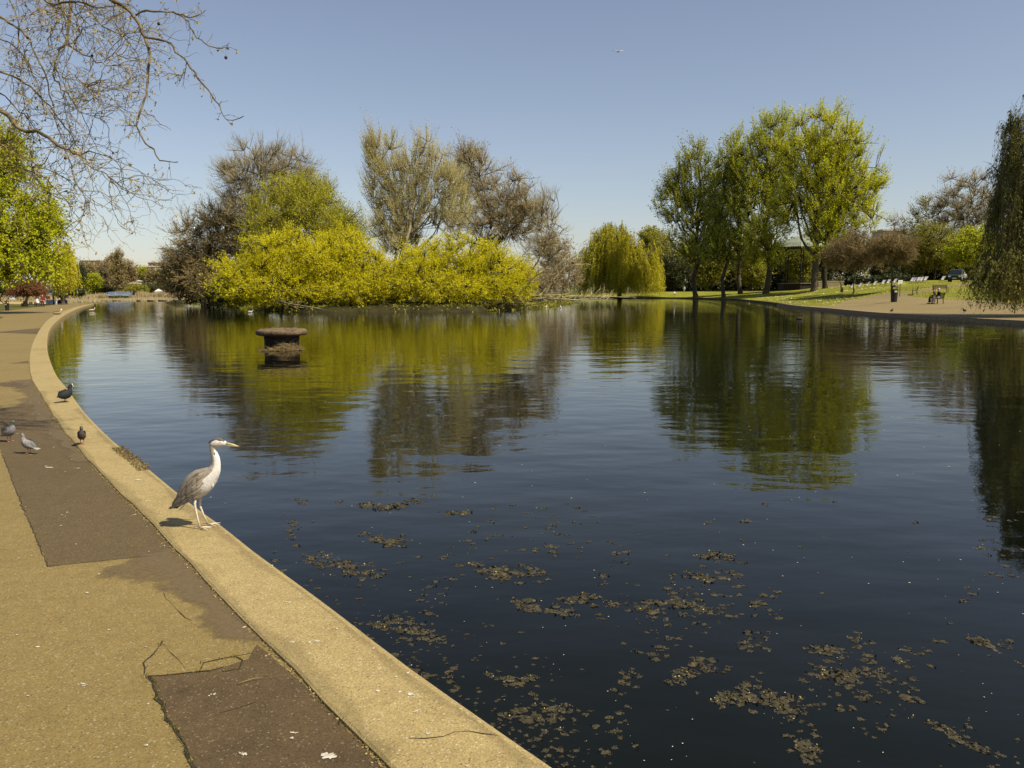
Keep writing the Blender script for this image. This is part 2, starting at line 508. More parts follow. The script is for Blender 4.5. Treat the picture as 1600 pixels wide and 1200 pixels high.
def sheet(name, mask, mat, dz=0.0, kind='structure'):
    f = CF[mask]
    used, inv = np.unique(f, return_inverse=True)
    V = np.c_[CV[used], ZV[used] + dz]
    mb = MB().add(V, tris=inv.reshape(-1, 3), smooth=True)
    o = mb.build(name, mat)
    return tag(o, kind=kind)
lawnR = ~lake & ~inL & ~inR & ~near_kerb & (cen[:, 0] > 8) & (cen[:, 1] > 0) & (cen[:, 1] < 240) & (cen[:, 0] < 110)
rest = ~lake & ~inL & ~inR & ~near_kerb & ~lawnR
dryL = rest & (cen[:, 0] < -60) & (cen[:, 1] > 150) & (cen[:, 1] < 176) & (cen[:, 0] > -160)
sheet('ground', rest & ~dryL, M['ground'])
sheet('lawn', lawnR, M['grass'])
sheet('dry_grass_ground', dryL, M['dry'])
sheet('path', inL, M['path'])
sheet('far_path', inR, M['far_path'])

# lake bed and water
big = MB().add([(-700, -60, 0), (700, -60, 0), (700, 700, 0), (-700, 700, 0)], quads=[(0, 1, 2, 3)])
bed = MB()
bedf = CF[lake]
used, inv = np.unique(bedf, return_inverse=True)
shs = np.array([tuple(p) for p in SHORE])
wmb = MB().add(np.c_[CV[used], np.full(len(used), WATER)], tris=inv.reshape(-1, 3))
tag(wmb.build('water', M['water']), kind='structure')
# bank walls all along the shore
def wall_strip(name, line, z_top, z_bot, mat, rough=0.0):
    a = np.array([tuple(p) for p in line])
    zt = height(a) if z_top is None else np.full(len(a), z_top)
    k = len(a)
    V = np.concatenate([np.c_[a, zt], np.c_[a, np.full(k, z_bot)]])
    q = [(i, i + 1, k + i + 1, k + i) for i in range(k - 1)]
    return tag(MB().add(V, quads=q).build(name, mat), kind='structure')
nat = SHORE[len(OUT) - 1:-len(spline(right_shore, 1.5)) + 1]
wall_strip('earth_bank', nat, None, WATER - .4, M['soil'])

# kerb slabs: each a piece with a bevelled nose towards the water
def kerb_run(name, inner, outer, cuts, top=.02, bottom=-.6, mat=None):
    root = bpy.data.objects.new(name, None)
    link(root)
    tag(root, kind='structure')
    n = 0
    def resample(line, k):
        a = np.array([tuple(p) for p in line])
        s = np.r_[0, np.cumsum(np.linalg.norm(np.diff(a, axis=0), axis=1))]
        t = np.linspace(0, s[-1], k)
        return np.c_[np.interp(t, s, a[:, 0]), np.interp(t, s, a[:, 1])]
    K = 480
    I, O = resample(inner, K), resample(outer, K)
    # pair by nearest point so that the slab ends are square to the run
    from_o = np.array([np.argmin(((I - o) ** 2).sum(1)) for o in O])
    from_o = np.maximum.accumulate(from_o)
    cl = np.r_[0, np.cumsum(np.linalg.norm(np.diff(O, axis=0), axis=1))]
    bounds = [0.0]
    while bounds[-1] < cl[-1] - 1:
        bounds.append(min(cl[-1], bounds[-1] + cuts(bounds[-1], O)))
    for a, b in zip(bounds[:-1], bounds[1:]):
        t = np.linspace(a + .003, b - .003, max(2, int((b - a) / .35)))
        ox, oy = np.interp(t, cl, O[:, 0]), np.interp(t, cl, O[:, 1])
        ix, iy = np.interp(t, cl, I[from_o, 0]), np.interp(t, cl, I[from_o, 1])
        jit = (np.sin(t * 7) + np.sin(t * 17.3) + np.sin(t * 31)) * .004
        dx, dy = ox - ix, oy - iy
        ln = np.hypot(dx, dy)
        ux, uy = dx / ln, dy / ln
        dz = RNG.uniform(-.001, .001)
        prof = [(0 , -.12), (0, top - .008), (.012, top), (-.035, top), (-.010, top - .012), (0, top - .045), (0, bottom)]
        V = []
        for s_, (off, z) in enumerate(prof):
            if s_ < 3: x, y = ix + ux * (off + jit), iy + uy * (off + jit)
            else: x, y = ox + ux * off, oy + uy * off
            V.append(np.c_[x, y, np.full(len(t), z + dz)])
        k = len(t)
        V = np.concatenate(V)
        q = [(r * k + i, (r + 1) * k + i, (r + 1) * k + i + 1, r * k + i + 1) for r in range(len(prof) - 1) for i in range(k - 1)]
        ends = [[r * k for r in range(len(prof))], [r * k + k - 1 for r in range(len(prof))]]
        mb = MB().add(V, quads=q)
        for e in ends:
            mb.add(V[e], quads=[(0, 1, 5, 6)], tris=[(1, 2, 3), (1, 3, 4), (1, 4, 5)])
        mb.build('kerb_slab', mat, root)
    return root
kerb_run('kerb', INN, OUT, lambda s, O: 23.15 if s == 0 else (9.5 if s < 60 else 16), mat=M['kerb'])
rk = kerb_right
rk_in = []
for i, p in enumerate(rk):
    d = (rk[min(i + 1, len(rk) - 1)] - rk[max(i - 1, 0)]).normalized()
    rk_in.append(p + Vector((-d.y, d.x)) * .42)
kerb_run('far_kerb', rk_in, rk, lambda s, O: 14, top=.05, mat=M['stone'])
# earth below the unseen part of the right bank
wall_strip('earth_bank', spline(right_shore, 1.5)[-30:], None, WATER - .4, M['soil'])
# the island
isl_px = [(290, 474), (318, 476), (345, 478), (372, 481.5), (400, 485), (450, 487.5), (500, 488.5), (560, 488), (620, 487.5), (700, 488), (760, 486.5), (810, 484), (850, 481), (880, 476), (900, 472.5)]
isl = [g2(*p, WATER) for p in isl_px]
isl_front = spline(isl, 2)
isl_back = spline([tuple(isl_front[-1]), (8, 150), (-10, 172), (-35, 178), (-58, 176), (-72, 170), tuple(isl_front[0])], 5)
ISL = [tuple(p + Vector((RNG.normal() * .15, RNG.normal() * .25))) for p in isl_front[:-1]] + [tuple(p) for p in isl_back[:-1]]
ga = np.array([(x, y) for x in np.arange(-80, 20, 2.2) for y in np.arange(70, 185, 2.2)])
ga = ga[inside(ISL, ga) & (seg_dist(ISL, ga) > .5)]
iv, _, if_, _, _, _ = delaunay_2d_cdt([Vector(p) for p in ISL] + [Vector(p) for p in ga], [(i, (i + 1) % len(ISL)) for i in range(len(ISL))], [], 1, 1e-4)
IV = np.array([tuple(v) for v in iv])
idist = seg_dist(ISL, IV)
def island_z(d): return WATER - .05 + .45 * np.clip(d / .9, 0, 1) + .5 * (1 - np.exp(-d / 6))
IZ = island_z(idist) + np.where(idist > .3, RNG.normal(size=len(IV)) * .06, 0)
IZ[idist < .02] = WATER - .25
tag(MB().add(np.c_[IV, IZ], tris=[f for f in if_ if len(f) == 3]).build('island', M['island']), kind='structure')
def on_island(px, d):
    v = P(px, 460, d)
    dd = seg_dist(ISL, [(v.x, v.y)])[0]
    return Vector((v.x, v.y, float(island_z(dd)) - .1 if inside(ISL, [(v.x, v.y)])[0] else WATER - .3))
# ------------------------------------------------------------------ trees
def unit(n):
    v = RNG.normal(size=(n, 3))
    return v / np.linalg.norm(v, axis=1, keepdims=True)
def norm(v): return v / (np.linalg.norm(v, axis=-1, keepdims=True) + 1e-9)
def blob(px, py, rx, ry, d, depth=None):
    c = P(px, py, d)
    s = d / F_PX
    return (np.array(c), np.array([rx * s, depth if depth else rx * s, ry * s]))
def sample(blobs, n, shell=.3, rough=0.22):
    w = np.array([np.prod(b[1]) ** .7 for b in blobs])
    k = RNG.choice(len(blobs), n, p=w / w.sum())
    C = np.array([b[0] for b in blobs])[k]
    Rr = np.array([b[1] for b in blobs])[k]
    u = unit(n)
    ph = np.array([sum(ord(c) for c in str(b[0])) % 17 for b in blobs])[k]
    lump = 1 + rough * (np.sin(u[:, 0] * 5 + ph) * np.sin(u[:, 2] * 6 + ph * 2) + .6 * np.sin(u[:, 0] * 11 + u[:, 1] * 9 + u[:, 2] * 12 + ph))
    r = RNG.random(n) ** shell
    return C + u * (r * lump)[:, None] * Rr
def curves(mb, P0, P1, P2, r0, r1, nseg, n, mat=0, tone=None):
    """many tapering curved branches at once"""
    k = len(P0)
    if k == 0: return
    t = np.linspace(0, 1, nseg + 1)[None, :, None]
    X = (1 - t) ** 2 * P0[:, None] + 2 * t * (1 - t) * P1[:, None] + t * t * P2[:, None]
    if nseg > 2:
        wob = RNG.normal(size=X.shape) * (np.linalg.norm(P2 - P0, axis=1) * .018)[:, None, None]
        wob[:, 0] = 0; wob[:, -1] = 0
        X = X + wob
    T = norm(np.gradient(X, axis=1))
    ref = np.where(np.abs(T[..., 2:3]) > .85, np.array([1., 0, 0]), np.array([0, 0, 1.]))
    A = norm(np.cross(T, ref))
    B = np.cross(T, A)
    rr = (np.asarray(r0)[:, None] * (1 - t[..., 0]) + np.asarray(r1)[:, None] * t[..., 0])[..., None, None]
    ang = np.arange(n) * 2 * math.pi / n
    V = X[:, :, None] + rr * (A[:, :, None] * np.cos(ang)[None, None, :, None] + B[:, :, None] * np.sin(ang)[None, None, :, None])
    V = V.reshape(-1, 3)
    ci, si, ji = np.meshgrid(np.arange(k), np.arange(nseg), np.arange(n), indexing='ij')
    base = ci * (nseg + 1) * n
    a = base + si * n + ji
    b = base + si * n + (ji + 1) % n
    q = np.stack([a, b, b + n, a + n], -1).reshape(-1, 4)
    mb.add(V, quads=q, mat=mat, tone=tone, smooth=True)
def spikes(mb, P0, D, Ln, r, mat=0, bend=None):
    """fine twigs: slim three-sided spikes"""
    k = len(P0)
    T = norm(D)
    ref = np.where(np.abs(T[:, 2:3]) > .85, np.array([1., 0, 0]), np.array([0, 0, 1.]))
    A = norm(np.cross(T, ref)); B = np.cross(T, A)
    r = np.broadcast_to(np.asarray(r, float), (k,))[:, None]
    tip = P0 + T * np.asarray(Ln)[:, None]
    if bend is not None: tip = tip + bend
    V = np.stack([P0 + A * r, P0 - A * .5 * r + B * .87 * r, P0 - A * .5 * r - B * .87 * r, tip], 1).reshape(-1, 3)
    o = np.arange(k)[:, None] * 4
    tr = np.concatenate([o + [0, 1, 3], o + [1, 2, 3], o + [2, 0, 3]])
    mb.add(V, tris=tr, mat=mat, tone=np.tile(RNG.random(k), 3))
def leaves(mb, C, D, ln, wd, mat=0, tone=None, flat=0.0):
    """rhombic leaves along direction D"""
    k = len(C)
    T = norm(D)
    face = np.array([.45, -.3, .75]) + unit(k) * 1.0        # blades turn towards the light
    S = norm(np.cross(T, face))
    if flat: 
        S[:, 2] *= (1 - flat); S = norm(S)
    ln = np.broadcast_to(np.asarray(ln, float), (k,))[:, None] * RNG.uniform(.65, 1.3, (k, 1))
    wd = np.broadcast_to(np.asarray(wd, float), (k,))[:, None] * RNG.uniform(.7, 1.25, (k, 1))
    V = np.stack([C, C + T * ln * .45 + S * wd * .5, C + T * ln, C + T * ln * .45 - S * wd * .5], 1).reshape(-1, 3)
    q = np.arange(k * 4).reshape(-1, 4)
    mb.add(V, quads=q, mat=mat, tone=tone)

def tree(name, label, base, blobs, bark, foliage=None, twig_mat=None, group=None, cat='tree', *, stems=1, r0=.35, lean=(0, 0), hub=.62, fork_low=.25,
         n1=14, n2=90, tips=900, m_twigs=5, twig=1.2, twig_r=.02, leaf_n=3, leaf=(.3, .14), shell=.3, up=.25, arch='out', rough=.22, gaps=0.0,
         weep=None, spread=.9, tip_r=.03, leaf_tone=(0, 1), inner_tone=0.0, leaf_droop=0.0, leaf_dir='twig', base_spread=.6, rise=None, sub=0, plumb=0.0):
    base = np.array(base)
    root = empty(name, tuple(base), label, cat, group)
    tb, cb = MB(), MB()
    tops = np.array([b[0] + np.array([0, 0, b[1][2]]) for b in blobs])
    ztop = tops[:, 2].max()
    w = np.array([np.prod(b[1]) for b in blobs])
    cc = (np.array([b[0] for b in blobs]) * w[:, None]).sum(0) / w.sum()
    Ht = ztop - base[2]
    # stems
    SB, ST, SC_ = [], [], []
    for s in range(stems):
        off = np.array([0, 0, 0.]) if stems == 1 else np.r_[RNG.normal(size=2) * base_spread, 0]
        hb = np.array([cc[0], cc[1], base[2] + Ht * hub])
        if stems > 1:
            hb = np.r_[base[:2] + (cc[:2] - base[:2]) + RNG.normal(size=2) * np.array([b[1][:2] for b in blobs]).mean(0) * .45, base[2] + Ht * hub * RNG.uniform(.7, 1.05)]
        SB.append(base + off); ST.append(hb)
        SC_.append((base + off) * np.array([.75, .75, .45]) + hb * np.array([.25, .25, .55]))
    if plumb: ST[0][:2] = base[:2] * plumb + ST[0][:2] * (1 - plumb); SC_[0][:2] = base[:2] * plumb + SC_[0][:2] * (1 - plumb)
    SB, ST, SC_ = map(np.array, (SB, ST, SC_))
    SB[:, 2] -= .3
    curves(tb, SB - base, SC_ - base, ST - base, np.full(stems, r0), np.full(stems, r0 * .3), 8, 8)
    if stems == 1:      # root flare
        k = 8
        curves(tb, (SB - base), (SB - base) + [0, 0, .3], (SB - base) + [0, 0, 1.1], np.full(1, r0 * 1.45), np.full(1, r0 * .95), 3, 8)
    def on_stem(z, s):
        t = np.clip((z - SB[s, 2]) / (ST[s, 2] - SB[s, 2]), 0, 1)
        # invert the stem's parameter roughly (control point is near linear in z)
        tt = t[:, None]
        return (1 - tt) ** 2 * SB[s] + 2 * tt * (1 - tt) * SC_[s] + tt * tt * ST[s], t
    A1 = cc + (sample(blobs, n1, .5, 0) - cc) * .62
    A2 = cc + (sample(blobs, n2, .34, rough) - cc) * .86
    A3 = sample(blobs, tips, shell, rough)
    if gaps:
        f = np.sin(A3[:, 0] * 1.1 + base[0]) + np.sin(A3[:, 1] * .9 + 1) + np.sin(A3[:, 2] * 1.3 + base[1]) + np.sin((A3[:, 0] + A3[:, 2]) * .55)
        A3 = A3[f > -2.6 + gaps * 3.2]
    floor = base[2] + (.25 if weep is None else .8)
    for A in (A1, A2, A3): A[:, 2] = np.maximum(A[:, 2], floor + RNG.random(len(A)) * .5)
    def ctrl(p, c):
        d = c - p
        h = d * np.array([1, 1, 0]); v = d * np.array([0, 0, 1])
        if arch == 'out': return p + h * .42 + v * .55
        if arch == 'up': return p + h * (.68 if len(p) == n1 else .52) + v * (.30 if len(p) == n1 else .42)
        return p + h * .3 + v * .85 + np.array([0, 0, .08]) * np.linalg.norm(h, axis=1, keepdims=True)
    s1 = RNG.integers(0, stems, n1)
    hd = np.linalg.norm((A1 - cc)[:, :2], axis=1)
    rise = min(up * 4, 1.2) if rise is None else rise
    zs = np.clip(A1[:, 2] - rise * hd - Ht * .06, base[2] + Ht * fork_low, ST[s1, 2])
    B1, t1 = on_stem(zs, s1)
    rr1 = r0 * (.62 - .4 * t1) * np.clip(np.linalg.norm(A1 - B1, axis=1) / (Ht * .38), .3, 1)
    curves(tb, B1 - base, ctrl(B1, A1) - base, A1 - base, rr1, rr1 * .45, 6, 6)
    def attach(child, par, bias=1.0):
        d = np.linalg.norm(child[:, None] - par[None], axis=2)
        ob = np.linalg.norm((par - B0)[None] * [1, 1, .8], axis=2) - np.linalg.norm((child - B0)[:, None] * [1, 1, .8], axis=2)
        return np.argmin(d + bias * np.maximum(0, ob) * 1.5, axis=1)
    B0 = np.array([cc[0], cc[1], base[2] + Ht * .25])
    p2 = attach(A2, A1)
    P2c = ctrl(A1[p2], A2)
    curves(cb, A1[p2] - base, P2c - base, A2 - base, rr1[p2] * .42, np.full(n2, tip_r * 1.5), 4, 5, mat=0)
    p3 = attach(A3, A2)
    C3 = ctrl(A2[p3], A3)
    nt_ = len(A3)
    curves(cb, A2[p3] - base, C3 - base, A3 - base, np.full(nt_, tip_r * 1.5), np.full(nt_, tip_r * .5), 3, 3, mat=0)
    # twigs at and along the tips
    tm = 1 if twig_mat is not None else 0
    mats = [bark] + ([twig_mat] if twig_mat is not None else [])
    if foliage is not None: mats.append(foliage)
    lm = len(mats) - 1
    out = norm(A3 - A2[p3])
    rad = norm((A3 - B0) * [1, 1, .9])
    K = m_twigs
    o_ = np.repeat(A3, K, 0) - np.repeat(A3 - A2[p3], K, 0) * (RNG.random((nt_ * K, 1)) * .75)
    dr = norm(np.repeat(out * .5 + rad * .6, K, 0) + unit(nt_ * K) * spread + np.array([0, 0, up]))
    lens = twig * RNG.uniform(.45, 1.25, nt_ * K)
    if weep is None:
        spikes(cb, o_ - base, dr, lens, twig_r, mat=tm)
        if sub:
            j = np.repeat(np.arange(nt_ * K), sub)
            spikes(cb, o_[j] + dr[j] * (lens[j] * RNG.uniform(.2, .8, len(j)))[:, None] - base, norm(dr[j] + unit(len(j)) * .75), lens[j] * RNG.uniform(.25, .5, len(j)), twig_r * .6, mat=tm)
        if foliage is not None and leaf_n:
            ii = np.repeat(np.arange(nt_ * K), leaf_n)
            tpos = RNG.random(len(ii)) ** .8
            C = o_[ii] + dr[ii] * (lens[ii] * tpos)[:, None] + RNG.normal(size=(len(ii), 3)) * leaf[0] * .35
            D = (norm(dr[ii] + unit(len(ii)) * 1.1) if leaf_dir == 'twig' else unit(len(ii))) + np.array([0, 0, -leaf_droop])
            cl = np.repeat(RNG.random(nt_), K * leaf_n)
            tn = np.clip(.55 * cl + .45 * RNG.random(len(ii)), 0, 1) * (leaf_tone[1] - leaf_tone[0]) + leaf_tone[0]
            leaves(cb, C - base, D, leaf[0], leaf[1], mat=lm, tone=tn)
    else:
        # hanging strands: out over the tip, then straight down with a little sway
        zlow, strand_leaf, smax = weep['z'], weep['n'], weep.get('max', 9)
        oo, dd = o_, np.repeat(rad * [1, 1, 0], K, 0)
        k = len(oo)
        low = base[2] + zlow + RNG.random(k) ** 2 * weep.get('var', 2.5)
        drop = np.minimum(np.maximum(oo[:, 2] - low, .3) * RNG.uniform(weep.get('min', .5), 1, k), smax * RNG.uniform(.5, 1, k))
        p1 = oo + dd * (twig * RNG.uniform(.4, 1.2, (k, 1))) + np.array([0, 0, .3])
        p2_ = p1 + dd * (twig * .5) + RNG.normal(size=(k, 3)) * [.25, .25, 0]
        p2_[:, 2] = oo[:, 2] - drop
        curves(cb, oo - base, p1 - base, p2_ - base, np.full(k, twig_r), np.full(k, twig_r * .4), 4, 3, mat=tm)
        ii = np.repeat(np.arange(k), strand_leaf)
        t = RNG.random(len(ii))[:, None]
        C = (1 - t) ** 2 * oo[ii] + 2 * t * (1 - t) * p1[ii] + t * t * p2_[ii]
        D = np.array([0, 0, -1.0]) + unit(len(ii)) * .75
        cl = np.repeat(RNG.random(nt_), K * strand_leaf)
        leaves(cb, C - base, D, leaf[0], leaf[1], mat=lm, tone=np.clip(.5 * cl + .5 * RNG.random(len(ii)), 0, 1))
    tb.build('trunk', bark, root)
    cb.build('crown', mats, root)
    return root

# foliage colours
FY = leaf_mat('yellow_willow_leaf', [(0, (.42, .375, .004)), (.5, (.62, .56, .006)), (1, (.74, .68, .010))], 0.5)
FY2 = leaf_mat('olive_willow_leaf', [(0, (.22, .22, .012)), (.5, (.36, .35, .02)), (1, (.48, .45, .035))], 0.45)
FG = leaf_mat('bright_green_leaf', [(0, (.22, .25, .005)), (.5, (.43, .455, .008)), (1, (.60, .57, .018))], 0.5)
FP = leaf_mat('poplar_leaf', [(0, (.24, .28, .016)), (.5, (.40, .45, .024)), (1, (.56, .58, .04))], 0.55)
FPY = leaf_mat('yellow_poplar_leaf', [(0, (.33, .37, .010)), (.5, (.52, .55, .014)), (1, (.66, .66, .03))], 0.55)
FPD = leaf_mat('shaded_poplar_leaf', [(0, (.12, .15, .016)), (.5, (.22, .26, .022)), (1, (.36, .39, .035))], 0.45)  # shade on the two left poplars put into the leaf colour
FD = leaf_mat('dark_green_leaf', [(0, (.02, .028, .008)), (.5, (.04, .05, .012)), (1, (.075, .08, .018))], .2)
FM = leaf_mat('mid_green_leaf', [(0, (.14, .145, .015)), (.5, (.25, .24, .022)), (1, (.38, .35, .035))], 0.4)
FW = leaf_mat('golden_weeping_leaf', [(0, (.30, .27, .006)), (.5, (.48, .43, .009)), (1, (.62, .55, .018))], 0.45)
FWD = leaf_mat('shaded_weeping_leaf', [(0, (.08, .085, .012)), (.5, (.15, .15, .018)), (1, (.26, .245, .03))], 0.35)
FB = leaf_mat('bronze_leaf', [(0, (.10, .068, .026)), (.5, (.20, .138, .052)), (1, (.30, .215, .08))], .35)
FBUD = leaf_mat('grey_bud', [(0, (.32, .27, .075)), (.5, (.50, .43, .12)), (1, (.62, .54, .18))], 0.4)
FBR = leaf_mat('brown_bud', [(0, (.15, .112, .036)), (.5, (.29, .22, .075)), (1, (.42, .335, .125))], 0.35)
FPINK = leaf_mat('pinkish_bud', [(0, (.16, .115, .05)), (.5, (.27, .2, .09)), (1, (.40, .31, .15))], 0.3)
TW_BR = tone_mat('brown_twig', [(0, (.11, .08, .028)), (.6, (.22, .163, .06)), (1, (.35, .27, .115))])
TW_GR = tone_mat('grey_twig', [(0, (.18, .142, .066)), (.6, (.32, .26, .125)), (1, (.48, .40, .215))])
TW_PALE = tone_mat('pale_twig', [(0, (.26, .22, .09)), (.6, (.42, .365, .16)), (1, (.58, .51, .26))])
TW_OL = tone_mat('olive_twig', [(0, (.24, .215, .02)), (.6, (.40, .35, .025)), (1, (.52, .46, .05))])

FCOP = leaf_mat('copper_leaf', [(0, (.10, .04, .018)), (.5, (.19, .08, .03)), (1, (.28, .13, .05))], .35)
# ---- the island
D0 = 92
tree('bare_tree', 'big dark brown twiggy tree filling the left end of the island', on_island(318, 122),
     [blob(325, 395, 62, 75, 124, 7), blob(295, 420, 45, 45, 126, 6), blob(365, 360, 48, 62, 124, 7), blob(345, 440, 60, 30, 118, 5), blob(278, 432, 30, 36, 126, 4)],
     M['bark'], FBR, TW_BR, 'bare trees on the island', r0=.45, tips=1700, m_twigs=7, twig=1.7, twig_r=.028, leaf_n=2, leaf=(.22, .12), shell=.4, hub=.55, n2=170, tip_r=.035, sub=1, spread=.7)
tree('dark_evergreen', 'dark low evergreen bush over the water at the island\'s left tip', on_island(322, 130),
     [blob(325, 458, 40, 18, 128, 4), blob(372, 460, 40, 18, 112, 4)], M['bark_dark'], FD, TW_BR, cat='bush', stems=4, r0=.12, tips=600, m_twigs=5, twig=.8, leaf_n=4, leaf=(.35, .2), hub=.5)
tree('bare_tree', 'tall grey leafless tree rising behind the green willow, with a nest', on_island(415, 118),
     [blob(405, 268, 55, 50, 122, 7), blob(372, 285, 38, 42, 122, 6), blob(440, 262, 45, 45, 122, 7), blob(480, 290, 38, 36, 122, 6), blob(350, 262, 22, 14, 122, 3), blob(410, 330, 70, 45, 122, 7)],
     M['bark'], None, TW_GR, 'bare trees on the island', r0=.42, tips=1250, m_twigs=7, twig=1.5, twig_r=.017, shell=.42, hub=.5, n2=150, tip_r=.03, up=.4, spread=.55, sub=3)
tree('willow_tree', 'soft olive green willow standing behind the yellow willows left of the island middle', on_island(470, 108),
     [blob(455, 335, 62, 50, 108, 6), blob(475, 305, 46, 32, 108, 5), blob(530, 365, 48, 42, 97, 4), blob(505, 335, 40, 34, 100, 4), blob(430, 380, 48, 45, 106, 5), blob(415, 400, 30, 40, 108, 4)],
     M['bark'], FY2, TW_OL, r0=.4, tips=1900, m_twigs=6, twig=1.6, twig_r=.016, leaf_n=4, leaf=(.26, .09), shell=.36, spread=.7, hub=.5, up=.35, n2=130)
tree('willow_bush', 'bright yellow spreading willow bush, leftmost of those along the island shore', on_island(455, 86),
     [blob(450, 408, 62, 46, 88, 5), blob(395, 438, 60, 36, 88, 5), blob(500, 430, 55, 48, 87, 5), blob(440, 455, 88, 24, 85, 4)],
     M['bark_dark'], FY, TW_OL, 'yellow willow bushes on the island', 'willow', stems=6, r0=.16, tips=2300, m_twigs=5, twig=.95, twig_r=.013, leaf_n=6, leaf=(.21, .08), shell=.3, hub=.6, spread=.85, n1=22, n2=160, rough=.28)
tree('willow_bush', 'yellow green willow bush in the middle of the row along the island shore', on_island(570, 86),
     [blob(560, 425, 55, 50, 88, 5), blob(590, 445, 60, 30, 86, 4), blob(530, 390, 42, 34, 92, 4), blob(560, 457, 80, 22, 84, 4)],
     M['bark_dark'], FY, TW_OL, 'yellow willow bushes on the island', 'willow', stems=5, r0=.15, tips=1900, m_twigs=5, twig=.95, twig_r=.013, leaf_n=6, leaf=(.21, .08), shell=.3, hub=.6, spread=.85, n1=20, n2=140, rough=.28, leaf_tone=(0, .8))
tree('willow_bush', 'golden yellow willow bush with drooping right side, rightmost on the island shore', on_island(705, 86),
     [blob(700, 418, 78, 46, 88, 5), blob(770, 428, 62, 44, 88, 5), blob(652, 432, 48, 40, 87, 5), blob(720, 454, 108, 24, 84, 4), blob(810, 440, 28, 26, 88, 4)],
     M['bark_dark'], FY, TW_OL, 'yellow willow bushes on the island', 'willow', stems=6, r0=.17, tips=2600, m_twigs=5, twig=.95, twig_r=.013, leaf_n=6, leaf=(.21, .08), shell=.3, hub=.6, spread=.85, n1=24, n2=170, rough=.28)
tree('grey_poplar', 'pale many-stemmed poplar with upright shoots, tallest tree on the island', on_island(622, 100),
     [blob(590, 280, 26, 78, 102, 3), blob(625, 290, 36, 80, 102, 4), blob(672, 288, 38, 76, 102, 4), blob(710, 315, 30, 62, 102, 4), blob(620, 360, 45, 50, 102, 4), blob(578, 240, 10, 42, 102, 2)],
     M['bark_pale'], FBUD, TW_PALE, stems=5, r0=.28, tips=1500, m_twigs=6, twig=1.9, twig_r=.018, leaf_n=4, leaf=(.13, .08), shell=.4, up=1.1, arch='up', spread=.45, hub=.7, fork_low=.12, n1=26, n2=170, base_spread=.9, tip_r=.035)
tree('bare_tree', 'dark twiggy tree right of the pale poplar, with a nest on its right limb', on_island(745, 108),
     [blob(735, 275, 42, 50, 112, 6), blob(790, 315, 50, 48, 112, 6), blob(760, 350, 60, 50, 110, 6), blob(820, 345, 36, 44, 112, 5), blob(735, 245, 26, 20, 112, 4)],
     M['bark_dark'], FBR, TW_GR, 'bare trees on the island', r0=.42, tips=1150, m_twigs=6, twig=1.6, twig_r=.022, leaf_n=1, leaf=(.2, .12), shell=.42, up=.3, spread=.6, hub=.5, n2=150, tip_r=.03, sub=2)
tree('bare_tree', 'leaning leafless tree with long bare twigs reaching right over the water', on_island(815, 100),
     [blob(850, 330, 26, 40, 100, 4), blob(858, 372, 30, 30, 100, 4), blob(840, 400, 30, 26, 100, 3)],
     M['bark'], None, TW_GR, 'bare trees on the island', r0=.2, tips=200, m_twigs=5, twig=1.8, twig_r=.018, shell=.42, up=.1, spread=.5, hub=.45, n1=8, n2=40, tip_r=.025, sub=3)
tree('bare_bush', 'pinkish brown twiggy bush at the island\'s right end beside the weeping willow', on_island(868, 112),
     [blob(868, 400, 28, 34, 118, 4), blob(880, 430, 34, 32, 116, 4), blob(848, 440, 30, 30, 108, 4), blob(855, 385, 18, 22, 116, 3)],
     M['bark'], FPINK, TW_GR, cat='bush', stems=5, r0=.1, tips=800, m_twigs=6, twig=1.1, twig_r=.018, leaf_n=2, leaf=(.22, .1), shell=.4, hub=.6, spread=.8)
# low dead limbs lying out over the water
def limb(name, label, pts, r, n_tw, mat, tw_mat, group=None, tw=.9, cat='branch'):
    root = empty(name, tuple(pts[0]), label, cat, group)
    b = np.array(pts[0])
    mb = MB()
    mb.tube([Vector(p) - Vector(b) for p in pts], list(np.linspace(r, r * .3, len(pts))), 6)
    mb.build('limb', mat, root)
    mb = MB()
    A = np.array([tuple(p) for p in pts])
    t = RNG.random(n_tw) * (len(pts) - 1)
    i = np.clip(t.astype(int), 0, len(pts) - 2)
    o = A[i] + (A[i + 1] - A[i]) * (t - i)[:, None]
    d = norm(norm(A[i + 1] - A[i]) * .8 + unit(n_tw) * .8 + [0, 0, .2])
    e = o + d * (tw * RNG.uniform(.5, 1.3, (n_tw, 1)))
    e[:, 2] = np.maximum(e[:, 2], WATER - .1)
    curves(mb, o - b, (o + e) / 2 + RNG.normal(size=o.shape) * .1 - b, e - b, np.full(n_tw, r * .35), np.full(n_tw, r * .12), 3, 4)
    k = np.repeat(np.arange(n_tw), 4)
    spikes(mb, e[k] - (e - o)[k] * RNG.random((len(k), 1)) - b, norm((e - o)[k] + unit(len(k)) * .9), tw * RNG.uniform(.3, .9, len(k)), r * .16)
    mb.build('twigs', tw_mat, root)['kind'] = 'stuff'
    return root
def pp(*a): return [P(*q) for q in a]
limb('dead_limb', 'long pale dead branch lying over the water off the island\'s right end', pp((830, 462, 104), (870, 461, 106), (905, 463, 108), (940, 463, 110), (985, 464.5, 112)), .13, 26, M['bark_pale'], TW_PALE, 'dead limbs over the water', 1.5)
limb('dead_limb', 'dead branch dipping into the water just below the long pale one', pp((835, 466, 100), (865, 466, 102), (900, 469, 104), (925, 466, 106), (948, 468, 108)), .11, 24, M['bark_pale'], TW_GR, 'dead limbs over the water', 1.4)
limb('dead_limb', 'pale upright broken branch with bare twigs between the bush and the weeping willow', pp((850, 462, 104), (862, 440, 106), (885, 415, 107), (918, 412, 108)), .09, 20, M['bark_pale'], TW_PALE, 'dead limbs over the water', 1.6)
